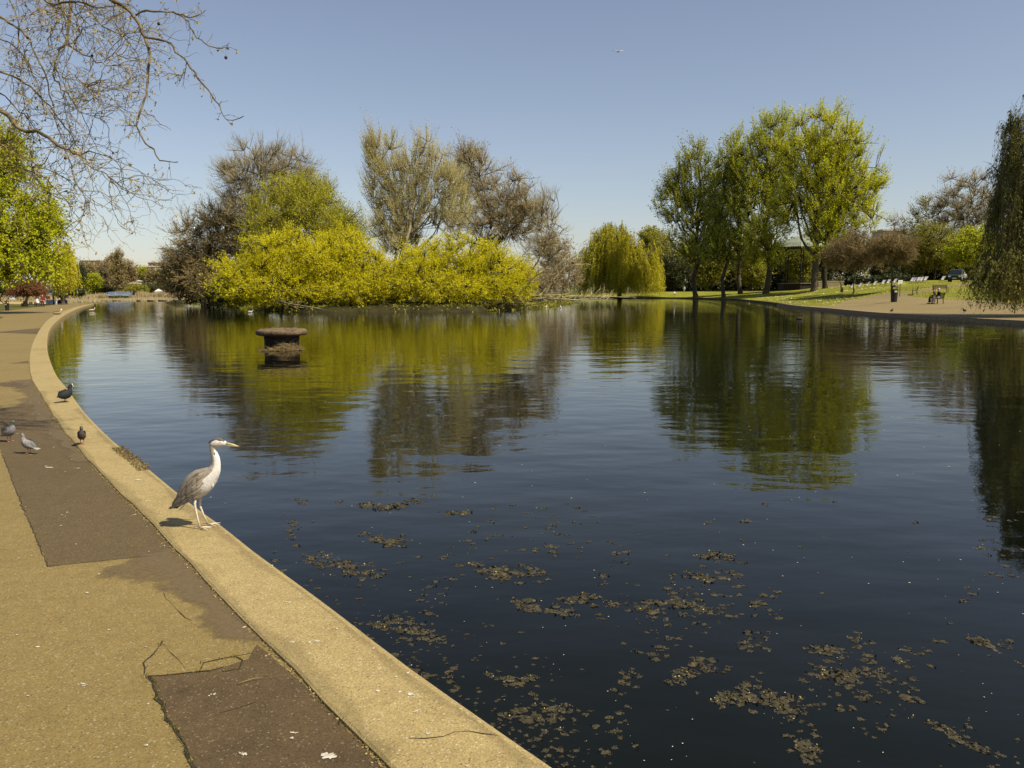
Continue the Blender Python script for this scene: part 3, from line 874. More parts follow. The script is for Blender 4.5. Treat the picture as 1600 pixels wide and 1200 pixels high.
limb('low_limb', 'dark crooked limb curving up out of the water below the rightmost yellow willow', pp((768, 482, 83), (790, 470, 83), (815, 455, 84), (838, 430, 85)), .14, 14, M['bark_dark'], TW_BR, 'low limbs along the island shore', 1.2)
limb('low_limb', 'dark forked limb reaching right along the waterline at the island', pp((740, 480, 83), (790, 479, 84), (830, 470, 86), (880, 461, 88)), .11, 20, M['bark_dark'], TW_BR, 'low limbs along the island shore', 1.2)
limb('low_limb', 'bare pale limb drooping to the water under the leftmost yellow willow', pp((425, 468, 83), (450, 474, 82), (480, 479, 81), (512, 484, 80.5)), .09, 16, M['bark_pale'], TW_GR, 'low limbs along the island shore', 1.0)
limb('low_limb', 'short dark stump of limb at the waterline near the island middle', pp((690, 478, 83), (705, 480, 82.5), (720, 484, 82)), .2, 8, M['bark_dark'], TW_BR, 'low limbs along the island shore', .8)
limb('low_limb', 'thin pale limb hanging over the waterline below the middle yellow willow', pp((540, 474, 84), (575, 478, 83), (610, 482, 82)), .08, 14, M['bark_pale'], TW_GR, 'low limbs along the island shore', 1.0)
# undergrowth in the dark below the willows
ub = MB()
lp = isl_front
kk = 6000
ix_ = RNG.integers(2, len(lp) - 2, kk)
bp = np.array([(lp[i].x, lp[i].y) for i in ix_]) + np.c_[RNG.normal(size=kk) * .6, RNG.random(kk) * 5]
bz = island_z(seg_dist(ISL, bp))
leaves(ub, np.c_[bp, bz], unit(kk) * [1, 1, .5] + [0, 0, .6], .26, .1, tone=RNG.random(kk))
tag(ub.build('undergrowth', FM), kind='stuff')
def nest(label, c, r):
    mb = MB()
    k = 420
    a = RNG.random(k) * 6.28
    pr = r * np.sqrt(RNG.random(k))
    zz = -(1 - (pr / r) ** 2) * r * .45 * RNG.random(k) + .1 * RNG.normal(size=k) * r
    o = np.c_[pr * np.cos(a), pr * np.sin(a), zz]
    spikes(mb, o, np.c_[-np.sin(a), np.cos(a), RNG.normal(size=k) * .25] + unit(k) * .5, RNG.uniform(.4, 1.0, k) * r, r * .035)
    ob = mb.build('nest', TW_BR, loc=c)
    tag(ob, label, 'nest', 'birds\' nests in the island trees')
nest('dark round nest high in the grey leafless tree above the green willow', P(437, 270, 119), 1.05)
nest('flat brown nest on the right limb of the dark twiggy tree', P(818, 323, 109), 1.2)

# ---- right bank
tree('weeping_willow', 'golden weeping willow hanging to the water across the pond, left of the poplars', on(968, 203),
     [blob(955, 362, 24, 20, 204, 6), blob(957, 376, 42, 27, 204, 8), blob(925, 398, 32, 20, 204, 6), blob(1000, 392, 28, 22, 204, 6), blob(1015, 415, 20, 18, 204, 5), blob(965, 405, 45, 25, 204, 7), blob(920, 425, 20, 14, 203, 5), blob(985, 420, 40, 20, 201, 5)],
     M['bark_dark'], FW, TW_OL, r0=.5, tips=1300, m_twigs=3, twig=1.0, twig_r=.02, leaf=(.42, .13), weep=dict(z=.1, n=26, max=15, var=2.0, min=.78), arch='arch', hub=.55, n2=90, up=.2)
POP = dict(rise=1.5, plumb=.85, group='tall poplars on the far lawn', arch='up', up=1.0, spread=.42, gaps=.21, hub=.82, fork_low=.16, shell=.42, twig_r=.035, tip_r=.05, rough=.2)
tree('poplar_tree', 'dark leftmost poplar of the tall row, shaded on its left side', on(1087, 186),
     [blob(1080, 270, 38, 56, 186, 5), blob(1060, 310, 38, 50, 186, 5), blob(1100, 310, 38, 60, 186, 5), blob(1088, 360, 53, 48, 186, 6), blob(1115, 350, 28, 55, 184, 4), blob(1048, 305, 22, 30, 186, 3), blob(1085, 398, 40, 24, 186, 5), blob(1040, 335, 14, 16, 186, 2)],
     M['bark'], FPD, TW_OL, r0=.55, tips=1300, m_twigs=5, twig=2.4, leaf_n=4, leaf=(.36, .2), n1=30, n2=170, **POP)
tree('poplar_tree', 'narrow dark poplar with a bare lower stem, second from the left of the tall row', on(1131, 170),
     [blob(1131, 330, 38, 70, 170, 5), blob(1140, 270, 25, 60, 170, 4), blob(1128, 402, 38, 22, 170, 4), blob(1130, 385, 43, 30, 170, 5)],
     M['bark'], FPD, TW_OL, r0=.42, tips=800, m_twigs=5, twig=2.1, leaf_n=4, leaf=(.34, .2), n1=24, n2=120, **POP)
tree('poplar_tree', 'greyish green poplar with a thin open crown, just left of the tall middle one', on(1157, 178),
     [blob(1150, 255, 32, 60, 180, 4), blob(1160, 320, 35, 60, 180, 5), blob(1165, 405, 34, 22, 180, 4), blob(1170, 385, 43, 34, 180, 5)],
     M['bark'], FP, TW_OL, r0=.5, tips=650, m_twigs=5, twig=2.3, leaf_n=4, leaf=(.33, .19), n1=24, n2=120, **POP)
tree('poplar_tree', 'tall green poplar in the middle of the row, with pale grey trunk and airy crown', on(1197, 165),
     [blob(1205, 225, 45, 60, 165, 5), blob(1180, 270, 45, 62, 165, 5), blob(1225, 270, 38, 60, 165, 5), blob(1200, 330, 60, 55, 165, 6), blob(1192, 405, 34, 20, 165, 4), blob(1195, 385, 43, 34, 165, 5)],
     M['bark'], FP, TW_OL, r0=.62, tips=1300, m_twigs=5, twig=2.4, leaf_n=5, leaf=(.32, .18), n1=30, n2=180, **POP)
tree('poplar_tree', 'broad yellow green poplar at the right end of the tall row', on(1272, 150),
     [blob(1285, 225, 63, 62, 150, 6), blob(1320, 240, 43, 50, 150, 5), blob(1265, 265, 48, 65, 150, 5), blob(1345, 285, 45, 26, 150, 4), blob(1300, 310, 69, 50, 150, 6), blob(1335, 340, 43, 34, 150, 5), blob(1300, 398, 36, 22, 150, 4), blob(1360, 300, 22, 18, 150, 3), blob(1290, 370, 32, 40, 150, 4), blob(1225, 330, 25, 40, 152, 4)],
     M['bark'], FPY, TW_OL, r0=.62, tips=1900, m_twigs=5, twig=2.3, leaf_n=4, leaf=(.31, .18), n1=34, n2=220, **POP)
tree('poplar_tree', 'slimmer poplar standing close behind the broad yellow green one', on(1289, 158),
     [blob(1292, 330, 38, 60, 158, 4), blob(1300, 280, 38, 60, 158, 4)],
     M['bark_dark'], FP, TW_OL, r0=.5, tips=600, m_twigs=5, twig=2.2, leaf_n=4, leaf=(.32, .18), n1=24, n2=110, **POP)
# the belt of trees and hedge behind the lawn
BG = dict(m_twigs=4, leaf_n=4, shell=.36)
def bgtree(name, label, px, d, blobs, bark, fol, tw, **k):
    kk = dict(r0=.3, tips=520, twig=1.6, leaf=(.55, .35), twig_r=.03, tip_r=.05)
    kk.update(BG); kk.update(k)
    return tree(name, label, on(px, d), [blob(*b) for b in blobs], bark, fol, tw, **kk)
GB = 'dark trees behind the far lawn'
bgtree('broadleaf_tree', 'pale green tree showing above the golden weeping willow\'s right shoulder', 1028, 245, [(1025, 388, 24, 32, 246, 7), (1040, 410, 22, 28, 244, 6), (1012, 375, 14, 18, 246, 5)], M['bark'], FM, TW_BR, leaf_tone=(.3, 1), tips=600, r0=.4)
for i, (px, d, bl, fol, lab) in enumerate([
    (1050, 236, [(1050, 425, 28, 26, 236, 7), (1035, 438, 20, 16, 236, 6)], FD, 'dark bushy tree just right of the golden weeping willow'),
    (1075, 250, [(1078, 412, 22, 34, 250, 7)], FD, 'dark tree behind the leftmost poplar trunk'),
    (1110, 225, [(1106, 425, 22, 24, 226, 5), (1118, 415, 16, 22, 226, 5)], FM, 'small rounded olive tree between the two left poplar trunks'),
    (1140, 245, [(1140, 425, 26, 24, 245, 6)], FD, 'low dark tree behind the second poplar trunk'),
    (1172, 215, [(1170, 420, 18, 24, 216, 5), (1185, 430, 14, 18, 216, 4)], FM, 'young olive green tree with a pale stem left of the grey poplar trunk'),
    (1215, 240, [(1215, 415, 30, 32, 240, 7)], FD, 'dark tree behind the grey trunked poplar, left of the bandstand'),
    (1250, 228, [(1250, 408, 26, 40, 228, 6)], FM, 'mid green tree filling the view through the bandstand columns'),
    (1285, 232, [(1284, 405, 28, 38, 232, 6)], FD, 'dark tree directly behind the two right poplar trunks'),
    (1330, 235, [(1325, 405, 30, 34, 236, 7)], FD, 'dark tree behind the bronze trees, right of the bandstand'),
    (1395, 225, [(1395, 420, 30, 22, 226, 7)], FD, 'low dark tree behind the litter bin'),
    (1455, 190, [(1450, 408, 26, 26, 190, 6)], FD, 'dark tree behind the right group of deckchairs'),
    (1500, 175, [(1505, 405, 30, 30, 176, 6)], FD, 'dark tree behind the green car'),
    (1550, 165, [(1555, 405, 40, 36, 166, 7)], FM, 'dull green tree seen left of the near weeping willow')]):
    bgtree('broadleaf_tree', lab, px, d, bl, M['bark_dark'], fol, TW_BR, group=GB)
bgtree('bronze_tree', 'bronze leaved small tree with a pale stem, left of the litter bin', 1334, 116, [(1335, 393, 36, 32, 116, 3.5), (1320, 402, 28, 20, 116, 3), (1360, 399, 22, 24, 116, 3)], M['bark_pale'], FB, TW_BR,
       group='small bronze trees on the far lawn', leaf=(.16, .09), twig=1.0, tips=800, r0=.12, twig_r=.018, tip_r=.022, hub=.4, fork_low=.35, m_twigs=6)
bgtree('bronze_tree', 'bronze leaved small tree with a thin dark stem beside the bandstand', 1316, 124, [(1308, 400, 22, 22, 124, 3)], M['bark'], FB, TW_BR,
       group='small bronze trees on the far lawn', leaf=(.16, .09), twig=1.0, tips=400, r0=.11, twig_r=.018, tip_r=.022, hub=.4, fork_low=.35, m_twigs=6)
bgtree('bronze_tree', 'bronze leaved small tree rising right behind the litter bin', 1393, 110, [(1392, 390, 32, 24, 110, 3.5), (1405, 398, 20, 18, 110, 3)], M['bark'], FB, TW_BR,
       group='small bronze trees on the far lawn', leaf=(.15, .09), twig=1.0, tips=750, r0=.12, twig_r=.018, tip_r=.022, hub=.4, fork_low=.3, m_twigs=6)
bgtree('bare_tree', 'thin leafless tree in front of the pale building', 1410, 230, [(1405, 352, 16, 18, 230, 4), (1392, 345, 9, 12, 230, 3), (1415, 372, 14, 18, 230, 4)], M['bark'], None, TW_GR, tips=160, r0=.25, hub=.6, up=.5, leaf_n=0)
bgtree('bare_tree', 'light leafed thin tree with open crown left of the big bare tree', 1435, 185, [(1442, 345, 24, 36, 185, 5), (1430, 385, 24, 30, 185, 5), (1450, 320, 12, 14, 185, 3)], M['bark'], FM, TW_GR, tips=330, r0=.25, hub=.7, up=.5, leaf=(.3, .2), leaf_n=2)
bgtree('bare_tree', 'big round leafless tree standing behind the green car', 1512, 178, [(1512, 310, 48, 46, 178, 8), (1480, 330, 28, 36, 178, 6), (1545, 335, 28, 40, 178, 6), (1510, 360, 45, 30, 178, 7)], M['bark'], FPINK, TW_GR, tips=900, r0=.5, hub=.45, up=.35, leaf_n=1, leaf=(.3, .18), twig=1.9, m_twigs=5, twig_r=.024, sub=2, spread=.65)
bgtree('broadleaf_tree', 'olive green spreading tree left of the green car, in new leaf', 1460, 160, [(1455, 380, 34, 34, 160, 5), (1440, 402, 24, 26, 160, 4), (1480, 398, 32, 28, 160, 5)], M['bark'], FM, TW_BR, tips=1000, r0=.25, leaf=(.3, .18), twig=1.2, leaf_tone=(.15, .95))
bgtree('broadleaf_tree', 'yellow green leafy tree overhanging the green car', 1528, 150, [(1520, 378, 26, 22, 150, 4), (1505, 398, 24, 20, 150, 4), (1535, 395, 22, 22, 150, 4)], M['bark'], FPY, TW_BR, tips=700, r0=.22, leaf=(.3, .18), twig=1.2, leaf_tone=(0, .75))
# continuous dark hedge with a park fence before it
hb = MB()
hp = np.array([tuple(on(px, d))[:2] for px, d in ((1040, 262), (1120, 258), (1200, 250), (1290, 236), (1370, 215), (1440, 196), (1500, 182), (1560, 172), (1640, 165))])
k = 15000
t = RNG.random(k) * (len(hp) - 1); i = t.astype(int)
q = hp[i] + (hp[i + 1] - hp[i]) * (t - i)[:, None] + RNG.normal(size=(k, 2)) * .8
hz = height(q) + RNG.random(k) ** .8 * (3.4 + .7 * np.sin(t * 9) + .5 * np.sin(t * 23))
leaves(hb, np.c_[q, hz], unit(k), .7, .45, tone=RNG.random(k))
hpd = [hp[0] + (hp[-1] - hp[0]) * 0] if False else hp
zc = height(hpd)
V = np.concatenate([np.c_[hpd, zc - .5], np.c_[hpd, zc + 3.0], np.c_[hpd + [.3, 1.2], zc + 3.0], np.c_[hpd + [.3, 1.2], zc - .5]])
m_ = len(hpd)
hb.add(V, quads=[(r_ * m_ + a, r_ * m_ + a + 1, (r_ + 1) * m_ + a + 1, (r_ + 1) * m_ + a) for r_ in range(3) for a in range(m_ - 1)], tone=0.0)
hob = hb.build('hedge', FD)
tag(hob, 'long dark clipped hedge closing off the far lawn behind the deckchairs', 'hedge')

# right foreground weeping willow
wb = on(1655, 50)
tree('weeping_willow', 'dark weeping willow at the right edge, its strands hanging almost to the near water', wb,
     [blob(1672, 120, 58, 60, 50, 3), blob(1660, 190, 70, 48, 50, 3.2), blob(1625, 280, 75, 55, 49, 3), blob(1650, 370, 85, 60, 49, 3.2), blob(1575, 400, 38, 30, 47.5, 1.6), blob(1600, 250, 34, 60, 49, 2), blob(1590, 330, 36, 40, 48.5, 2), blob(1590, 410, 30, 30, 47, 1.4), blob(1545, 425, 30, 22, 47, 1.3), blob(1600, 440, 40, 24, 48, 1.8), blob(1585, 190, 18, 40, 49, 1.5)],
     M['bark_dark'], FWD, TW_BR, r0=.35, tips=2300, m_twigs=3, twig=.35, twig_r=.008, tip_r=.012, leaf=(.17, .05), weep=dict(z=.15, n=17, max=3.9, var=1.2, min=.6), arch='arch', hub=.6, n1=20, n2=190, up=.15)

# ---- left bank
tree('chestnut_tree', 'large bright green leafy tree beside the path at the left edge', on(-22, 74),
     [blob(-8, 335, 82, 100, 75, 5.5), blob(55, 395, 42, 48, 74, 4), blob(-60, 260, 90, 90, 77, 6), blob(-10, 235, 42, 48, 76, 4), blob(60, 345, 36, 40, 75, 3.5), blob(-60, 400, 90, 48, 74, 5), blob(15, 420, 70, 26, 73, 4)],
     M['bark'], FG, TW_BR, r0=.45, tips=3600, m_twigs=4, twig=.8, twig_r=.013, leaf_n=6, leaf=(.21, .15), shell=.28, hub=.5, n1=22, n2=180, rough=.26, leaf_droop=.5, gaps=.1)
tree('weeping_willow', 'yellow green weeping willow just beyond the bright green tree on the left', on(97, 135),
     [blob(97, 392, 16, 22, 135, 3), blob(88, 410, 22, 24, 135, 3), blob(106, 405, 11, 18, 135, 2.5)],
     M['bark'], FW, TW_OL, r0=.3, tips=330, m_twigs=3, twig=.5, twig_r=.014, leaf=(.34, .12), weep=dict(z=.7, n=14, max=6, var=2), arch='arch', hub=.6, n1=10, n2=50)
tree('copper_tree', 'low reddish brown tree with a stout pale trunk beside the path', on(38, 118),
     [blob(34, 455, 16, 10, 118, 2), blob(58, 457, 13, 9, 118, 2), blob(47, 450, 16, 8, 118, 2)], M['bark_pale'], FCOP, TW_BR, r0=.3, tips=420, m_twigs=5, twig=.6, leaf_n=4, leaf=(.22, .13), twig_r=.012, tip_r=.02, hub=.55, fork_low=.4)
tree('shrub', 'dark green shrubs under the yellow green weeping willow', on(100, 178), [blob(98, 455, 16, 9, 180, 3), blob(120, 457, 12, 6, 190, 3)], M['bark_dark'], FD, TW_BR, cat='bush', stems=4, r0=.08, tips=260, m_twigs=4, leaf_n=4, leaf=(.4, .25), twig=.6)
tree('shrub', 'dark shrubs under the bright green tree at the left edge', on(0, 150), [blob(-5, 452, 34, 8, 150, 3), blob(20, 455, 14, 6, 150, 3)], M['bark_dark'], FD, TW_BR, cat='bush', stems=4, r0=.08, tips=400, m_twigs=4, leaf_n=4, leaf=(.4, .25), twig=.6)
FAR = [
 ('conifer', 'dark pointed conifer, leftmost of the far trees beyond the reeds', 126, 350, [(126, 440, 8, 18, 350, 3), (126, 425, 5, 14, 350, 2)], FD, TW_BR, {}),
 ('bare_tree', 'brown leafless tree right of the dark conifer beyond the reeds', 138, 372, [(138, 425, 14, 16, 372, 4), (136, 438, 14, 14, 372, 4)], FBR, TW_BR, {}),
 ('broadleaf_tree', 'rounded light green tree in front of the brown bare trees beyond the reeds', 147, 352, [(147, 442, 11, 12, 352, 3), (142, 450, 9, 8, 352, 3)], FPY, TW_BR, dict(leaf_tone=(0, .5))),
 ('bare_tree', 'pale brown leafless tree in the middle of the far row, left of the tall poplar', 162, 380, [(163, 422, 14, 16, 380, 4), (168, 440, 12, 14, 380, 4)], FPINK, TW_GR, {}),
 ('bare_tree', 'grey leafless tree touching the tall poplar\'s left side', 176, 385, [(176, 415, 11, 16, 385, 4), (175, 435, 11, 14, 385, 4)], FBR, TW_GR, {}),
 ('poplar_tree', 'tall narrow brown poplar standing above the far bridge', 187, 350, [(187, 418, 8, 30, 350, 2.5), (187, 440, 9, 20, 350, 2.5), (182, 420, 6, 24, 350, 2)], FBR, TW_BR, dict(arch='up', up=.9, spread=.4, hub=.85, fork_low=.1)),
 ('bare_tree', 'brown rounded tree right of the tall narrow poplar', 201, 370, [(201, 425, 11, 16, 370, 4), (203, 440, 10, 14, 370, 3)], FPINK, TW_BR, {}),
 ('broadleaf_tree', 'yellow green rounded tree below the white roof across the water', 218, 378, [(218, 430, 16, 13, 378, 4), (210, 442, 12, 10, 378, 3)], FPY, TW_BR, dict(leaf_tone=(0, .7))),
 ('bare_tree', 'brown bare tree between the yellow green one and the island', 240, 376, [(238, 433, 14, 13, 376, 4), (252, 438, 12, 14, 376, 4)], FBR, TW_BR, {}),
 ('bare_tree', 'olive brown tree half hidden by the island\'s left end', 266, 378, [(262, 436, 14, 15, 378, 4), (275, 440, 12, 14, 378, 4)], FM, TW_BR, {}),
 ('shrub', 'dark green shrubs around the little pavilion', 230, 360, [(230, 452, 16, 6, 360, 3), (252, 454, 12, 5, 360, 3)], FD, TW_BR, dict(cat='bush', stems=4)),
 ('shrub', 'low green shrubs in front of the little pavilion', 212, 346, [(209, 455, 9, 5.5, 346, 2), (219, 455, 9, 6, 346, 2)], FM, TW_BR, dict(cat='bush', stems=4)),
 ('shrub', 'dark shrubs behind the left end of the far bridge', 165, 356, [(162, 455, 18, 5, 356, 3), (190, 454, 12, 5, 358, 3)], FD, TW_BR, dict(cat='bush', stems=4))]
for nm_, lab, px, d, bl, fol, tw, kw in FAR:
    kk = dict(tips=360, leaf=(.6, .34), leaf_n=3, twig=2.0, twig_r=.05, tip_r=.07, r0=.4)
    kk.update(kw)
    bgtree(nm_, lab, px, d, bl, M['bark'], fol, tw, group=None if kw.get('cat') else 'trees beyond the reeds', **kk)
# far wood closing the horizon
fb = MB()
for (x0, y0, x1, y1, n, hgt) in ((-420, 440, 60, 470, 9000, 13), (-420, 120, -230, 330, 5000, 12), (40, 330, 300, 260, 7000, 13), (90, 60, 170, 200, 4000, 12), (-260, 240, -150, 205, 900, 4)):
    t = RNG.random(n)
    x = x0 + (x1 - x0) * t + RNG.normal(size=n) * 5
    y = y0 + (y1 - y0) * t + RNG.normal(size=n) * 5
    top = hgt * (.6 + .25 * np.sin(t * 37) + .15 * np.sin(t * 91 + 1))
    z = .5 + top * RNG.random(n) ** .8
    leaves(fb, np.c_[x, y, z], unit(n), 1.6, .9, tone=RNG.random(n))
tag(fb.build('distant_wood', FM), kind='stuff')
# ------------------------------------------------------------------ plane tree reaching in from the left
def plane_tree():
    base = Vector((-11.5, 10.5, 0))
    root = empty('plane_tree', base, 'leafless plane tree reaching in from the upper left, hung with little seed balls', 'tree')
    b = np.array(base)
    tb = MB()
    hub = Vector((-11.2, 10.6, 6.5))
    tb.tube([Vector((0, 0, -.3)), Vector((0, 0, .3)), Vector((.05, 0, 2)), Vector((.15, .05, 4)), hub - base, Vector((.2, .4, 9)), Vector((-.3, .6, 11.5))],
            [.55, .42, .36, .33, .28, .18, .08], 14)
    tb.build('trunk', M['plane_bark'], root)
    lim = MB()
    lines = []                    # (points, r0, r1)
    def tr(d0, d1, r0, r1, *pts):
        n = len(pts)
        q = [P(p[0], p[1], d0 + (d1 - d0) * i / max(1, n - 1)) for i, p in enumerate(pts)]
        lines.append((q, r0, r1))
        return q
    t0 = [hub, Vector((-9.6, 10.3, 6.9)), P(60, -120, 10.2), P(130, -50, 9.8), P(165, -12, 9.6), P(180, 3, 9.5)]
    lines.append((t0, .10, .03))
    t1 = tr(9.5, 8.9, .024, .006, (180, 3), (190, 8), (205, 20), (212, 30), (220, 48), (227, 58), (232, 75), (234, 95), (231, 115), (229, 140), (226, 154), (222, 168), (216, 184), (213, 197), (220, 212), (232, 228), (243, 241), (250, 251), (262, 252), (278, 253))
    tr(9.2, 8.6, .016, .004, (227, 58), (240, 60), (258, 64), (271, 73), (284, 88), (292, 97), (305, 112), (314, 128), (326, 141), (335, 156), (345, 172), (354, 187), (368, 187), (381, 181))
    tr(9.0, 8.9, .008, .003, (292, 97), (291, 106), (287, 114), (275, 117), (262, 116), (250, 112))
    tr(9.4, 9.1, .014, .004, (212, 24), (222, 18), (240, 18), (262, 19), (277, 22), (289, 30), (297, 43), (307, 59), (318, 66), (335, 74), (346, 76), (358, 74))
    tr(9.2, 9.1, .009, .003, (277, 22), (290, 26), (305, 25), (318, 20), (323, 15))
    tr(8.9, 8.8, .007, .003, (213, 197), (202, 196), (191, 197))
    tr(9.0, 8.8, .007, .003, (225, 171), (236, 180), (243, 187), (250, 194), (267, 203))
    l2 = [hub - Vector((0, 0, 1.2)), Vector((-10, 10.4, 5.3)), P(-60, 150, 10.4), P(0, 172, 10.0)]
    lines.append((l2, .09, .035))
    tr(10, 9.6, .034, .012, (0, 172), (15, 182), (28, 199), (42, 206), (58, 203), (68, 211), (85, 222), (100, 232), (115, 240), (125, 243))
    tr(9.6, 9.4, .010, .003, (125, 243), (140, 236), (152, 240), (168, 243), (182, 250), (200, 247))
    tr(9.6, 9.4, .009, .003, (125, 243), (135, 256), (146, 264), (160, 268), (170, 276), (188, 290))
    t3 = [hub + Vector((0, 0, .5)), Vector((-9.2, 11, 7.2)), P(40, -90, 11.2), P(90, -25, 10.9), P(110, -8, 10.8)]
    lines.append((t3, .09, .03))
    tr(10.8, 10.5, .026, .012, (110, -8), (109, 22), (107, 45), (105, 60), (100, 72), (92, 79), (86, 92), (85, 108), (86, 126))
    tr(10.9, 10.6, .016, .007, (92, -8), (89, 20), (87, 40), (80, 55), (77, 75))
    tr(10.9, 10.6, .014, .007, (92, 3), (98, 22), (103, 38), (105, 52))
    tr(10.6, 10.2, .013, .003, (104, 68), (118, 78), (130, 86), (145, 91), (160, 97), (174, 103), (188, 102), (215, 105))
    tr(10.4, 10.2, .006, .002, (163, 97), (170, 90), (179, 83), (186, 89))
    tr(10.5, 10.3, .012, .003, (86, 126), (95, 140), (108, 150), (118, 165), (126, 175), (140, 180), (152, 183), (170, 192))
    tr(10.5, 10.4, .008, .003, (118, 120), (132, 131), (145, 129), (158, 127), (171, 124))
    tr(10.5, 10.4, .007, .003, (132, 131), (138, 140), (155, 143))
    tr(10.5, 10.2, .010, .003, (100, 72), (112, 68), (122, 58), (128, 45), (132, 34))
    t5 = tr(10.9, 10.4, .02, .006, (-10, 20), (8, 30), (22, 40), (34, 47), (48, 62), (55, 85), (66, 105), (75, 130), (84, 165), (90, 200), (100, 225))
    tr(10.9, 10.6, .02, .006, (-10, 110), (12, 116), (30, 124), (48, 135), (62, 150), (78, 165), (95, 190), (108, 205), (118, 225))
    tr(10.9, 10.6, .014, .005, (-10, 250), (10, 252), (30, 262), (48, 268), (66, 276), (80, 290), (95, 305))
    tr(10.0, 9.7, .016, .006, (60, -10), (85, 8), (110, 3), (135, 6), (150, 12), (165, 10), (190, 8))
    tr(10.0, 9.7, .012, .004, (120, -10), (140, 18), (155, 35), (168, 45), (190, 55), (200, 52))
    tr(11, 10.7, .014, .004, (-10, 58), (14, 66), (32, 82), (46, 102), (58, 128), (66, 158), (72, 190))
    tr(11, 10.7, .013, .004, (-10, 140), (8, 150), (24, 168), (38, 178), (52, 198), (64, 225))
    tr(10.4, 10.1, .012, .004, (-10, 205), (10, 218), (24, 236), (42, 248), (60, 262), (82, 268), (104, 280), (120, 300))
    tr(10.9, 10.6, .010, .003, (10, -8), (22, 14), (30, 40), (28, 70), (36, 100), (34, 130), (42, 160))
    tr(10.3, 10.1, .010, .003, (100, 232), (112, 258), (118, 284), (132, 306), (140, 330))
    for q, r0, r1 in lines:
        f_ = 1 if r0 > .05 else .84
        r0, r1 = r0 * f_, r1 * f_
        q2 = []
        for i in range(len(q) - 1):
            q2 += [q[i], (q[i] + q[i + 1]) / 2 + Vector(RNG.normal(size=3)) * .012]
        q2.append(q[-1])
        lim.tube([p - base for p in q2], list(np.linspace(r0, r1, len(q2)) * (1 + .12 * RNG.normal(size=len(q2)))), 6)
    lim.build('limb', M['plane_bark'], root)
    # twigs wander off the limbs, two more generations off each other
    tw, fo = MB(), MB()
    def walk(o, d, step, n, r0, r1, curl=.45, gx=0.0, gz=-.05):
        k = len(o)
        X = [o]
        for s in range(n):
            d = norm(d + unit(k) * curl + np.array([gx, 0, gz]))
            X.append(X[-1] + d * step[:, None])
        X = np.stack(X, 1)
        T = norm(np.gradient(X, axis=1))
        A = norm(np.cross(T, np.array([.3, .2, .93])))
        B = np.cross(T, A)
        t = np.linspace(0, 1, n + 1)
        rr = (r0[:, None] * (1 - t) + r1 * t)[..., None]
        V = np.stack([X + A * rr, X - A * .5 * rr + B * .87 * rr, X - A * .5 * rr - B * .87 * rr], 2).reshape(-1, 3)
        ci, si, ji = np.meshgrid(np.arange(k), np.arange(n), np.arange(3), indexing='ij')
        a = ci * (n + 1) * 3 + si * 3
        q = np.stack([a + ji, a + (ji + 1) % 3, a + 3 + (ji + 1) % 3, a + 3 + ji], -1).reshape(-1, 4)
        tw.add(V - b, quads=q, mat=0, smooth=True, tone=np.repeat(RNG.random(k), n * 3))
        return X
    def pick(Xs, k, lo=.2):
        c = RNG.integers(0, len(Xs), k)
        o, d = [], []
        for i in c:
            X = Xs[i]
            j = RNG.integers(int(lo * (len(X) - 1)), len(X) - 1)
            f = RNG.random()
            o.append(X[j] * (1 - f) + X[j + 1] * f)
            d.append(X[j + 1] - X[j])
        return np.array(o), norm(np.array(d))
    dense = [np.array([tuple(p) for p in q]) for q, r0, r1 in lines[9:]]
    open_ = [np.array([tuple(p) for p in q]) for q, r0, r1 in lines[1:7]]
    # short spurs on the open hanging branches
    o, d = pick(open_, 110)
    w1 = walk(o, norm(d * .7 + unit(110) * .9), RNG.uniform(.02, .05, 110), 4, np.full(110, .0032), .0016)
    o, d = pick(list(w1), 60)
    walk(o, norm(d + unit(60) * .9), RNG.uniform(.012, .03, 60), 3, np.full(60, .003), .0015)
    # the tangle
    o, d = pick(dense, 190)
    g1 = walk(o, norm(d * .6 + unit(190) * .9), RNG.uniform(.05, .11, 190), 8, np.full(190, .0052), .0024, .42)
    o, d = pick(list(g1), 420)
    g2_ = walk(o, norm(d * .6 + unit(420)), RNG.uniform(.035, .075, 420), 7, np.full(420, .0036), .0017, .5)
    o, d = pick(list(g2_), 1700)
    g3 = walk(o, norm(d * .6 + unit(1700)), RNG.uniform(.02, .05, 1700), 5, np.full(1700, .0026), .0012, .5)
    # outer crown above and left of the picture
    k = 500
    oo = np.array([-9.5, 12, 7.0]) + unit(k) * (RNG.random((k, 1)) ** .4) * [2.6, 3.2, 2.6]
    oo = oo[(oo[:, 2] > 6.2) | (oo[:, 0] < -10)]
    c0 = np.tile(np.array(hub), (len(oo), 1))
    curves(tw, c0 - b, c0 * .5 + oo * .5 + [0, 0, .8] - b, oo - b, np.full(len(oo), .012), np.full(len(oo), .005), 5, 4)
    o, d = pick(list(np.stack([c0 + (oo - c0) * .5, oo], 1)), 900, 0)
    walk(o, norm(d + unit(900)), RNG.uniform(.04, .09, 900), 6, np.full(900, .005), .002)
    tw.build('twigs', PLT, root)['kind'] = 'stuff'
    ends = np.concatenate([g3[:, -1], w1[:, -1], g2_[:, -1]])
    s = RNG.random(len(ends)) < .28
    e = np.repeat(ends[s], 3, 0)
    leaves(fo, e - b, unit(len(e)), .036, .022)
    e = ends[RNG.random(len(ends)) < .5]
    leaves(fo, e - b, unit(len(e)), .02, .016)
    fo.build('buds', FBUDL, root)['kind'] = 'stuff'
    # seed balls on thread-like stalks
    sb = MB()
    bm = bmesh.new()
    bmesh.ops.create_icosphere(bm, subdivisions=2, radius=.018)
    for v in bm.verts: v.co *= 1 + RNG.normal() * .05
    bm.verts.index_update()
    me = bpy.data.meshes.new('seed_ball')
    bm.to_mesh(me); bm.free()
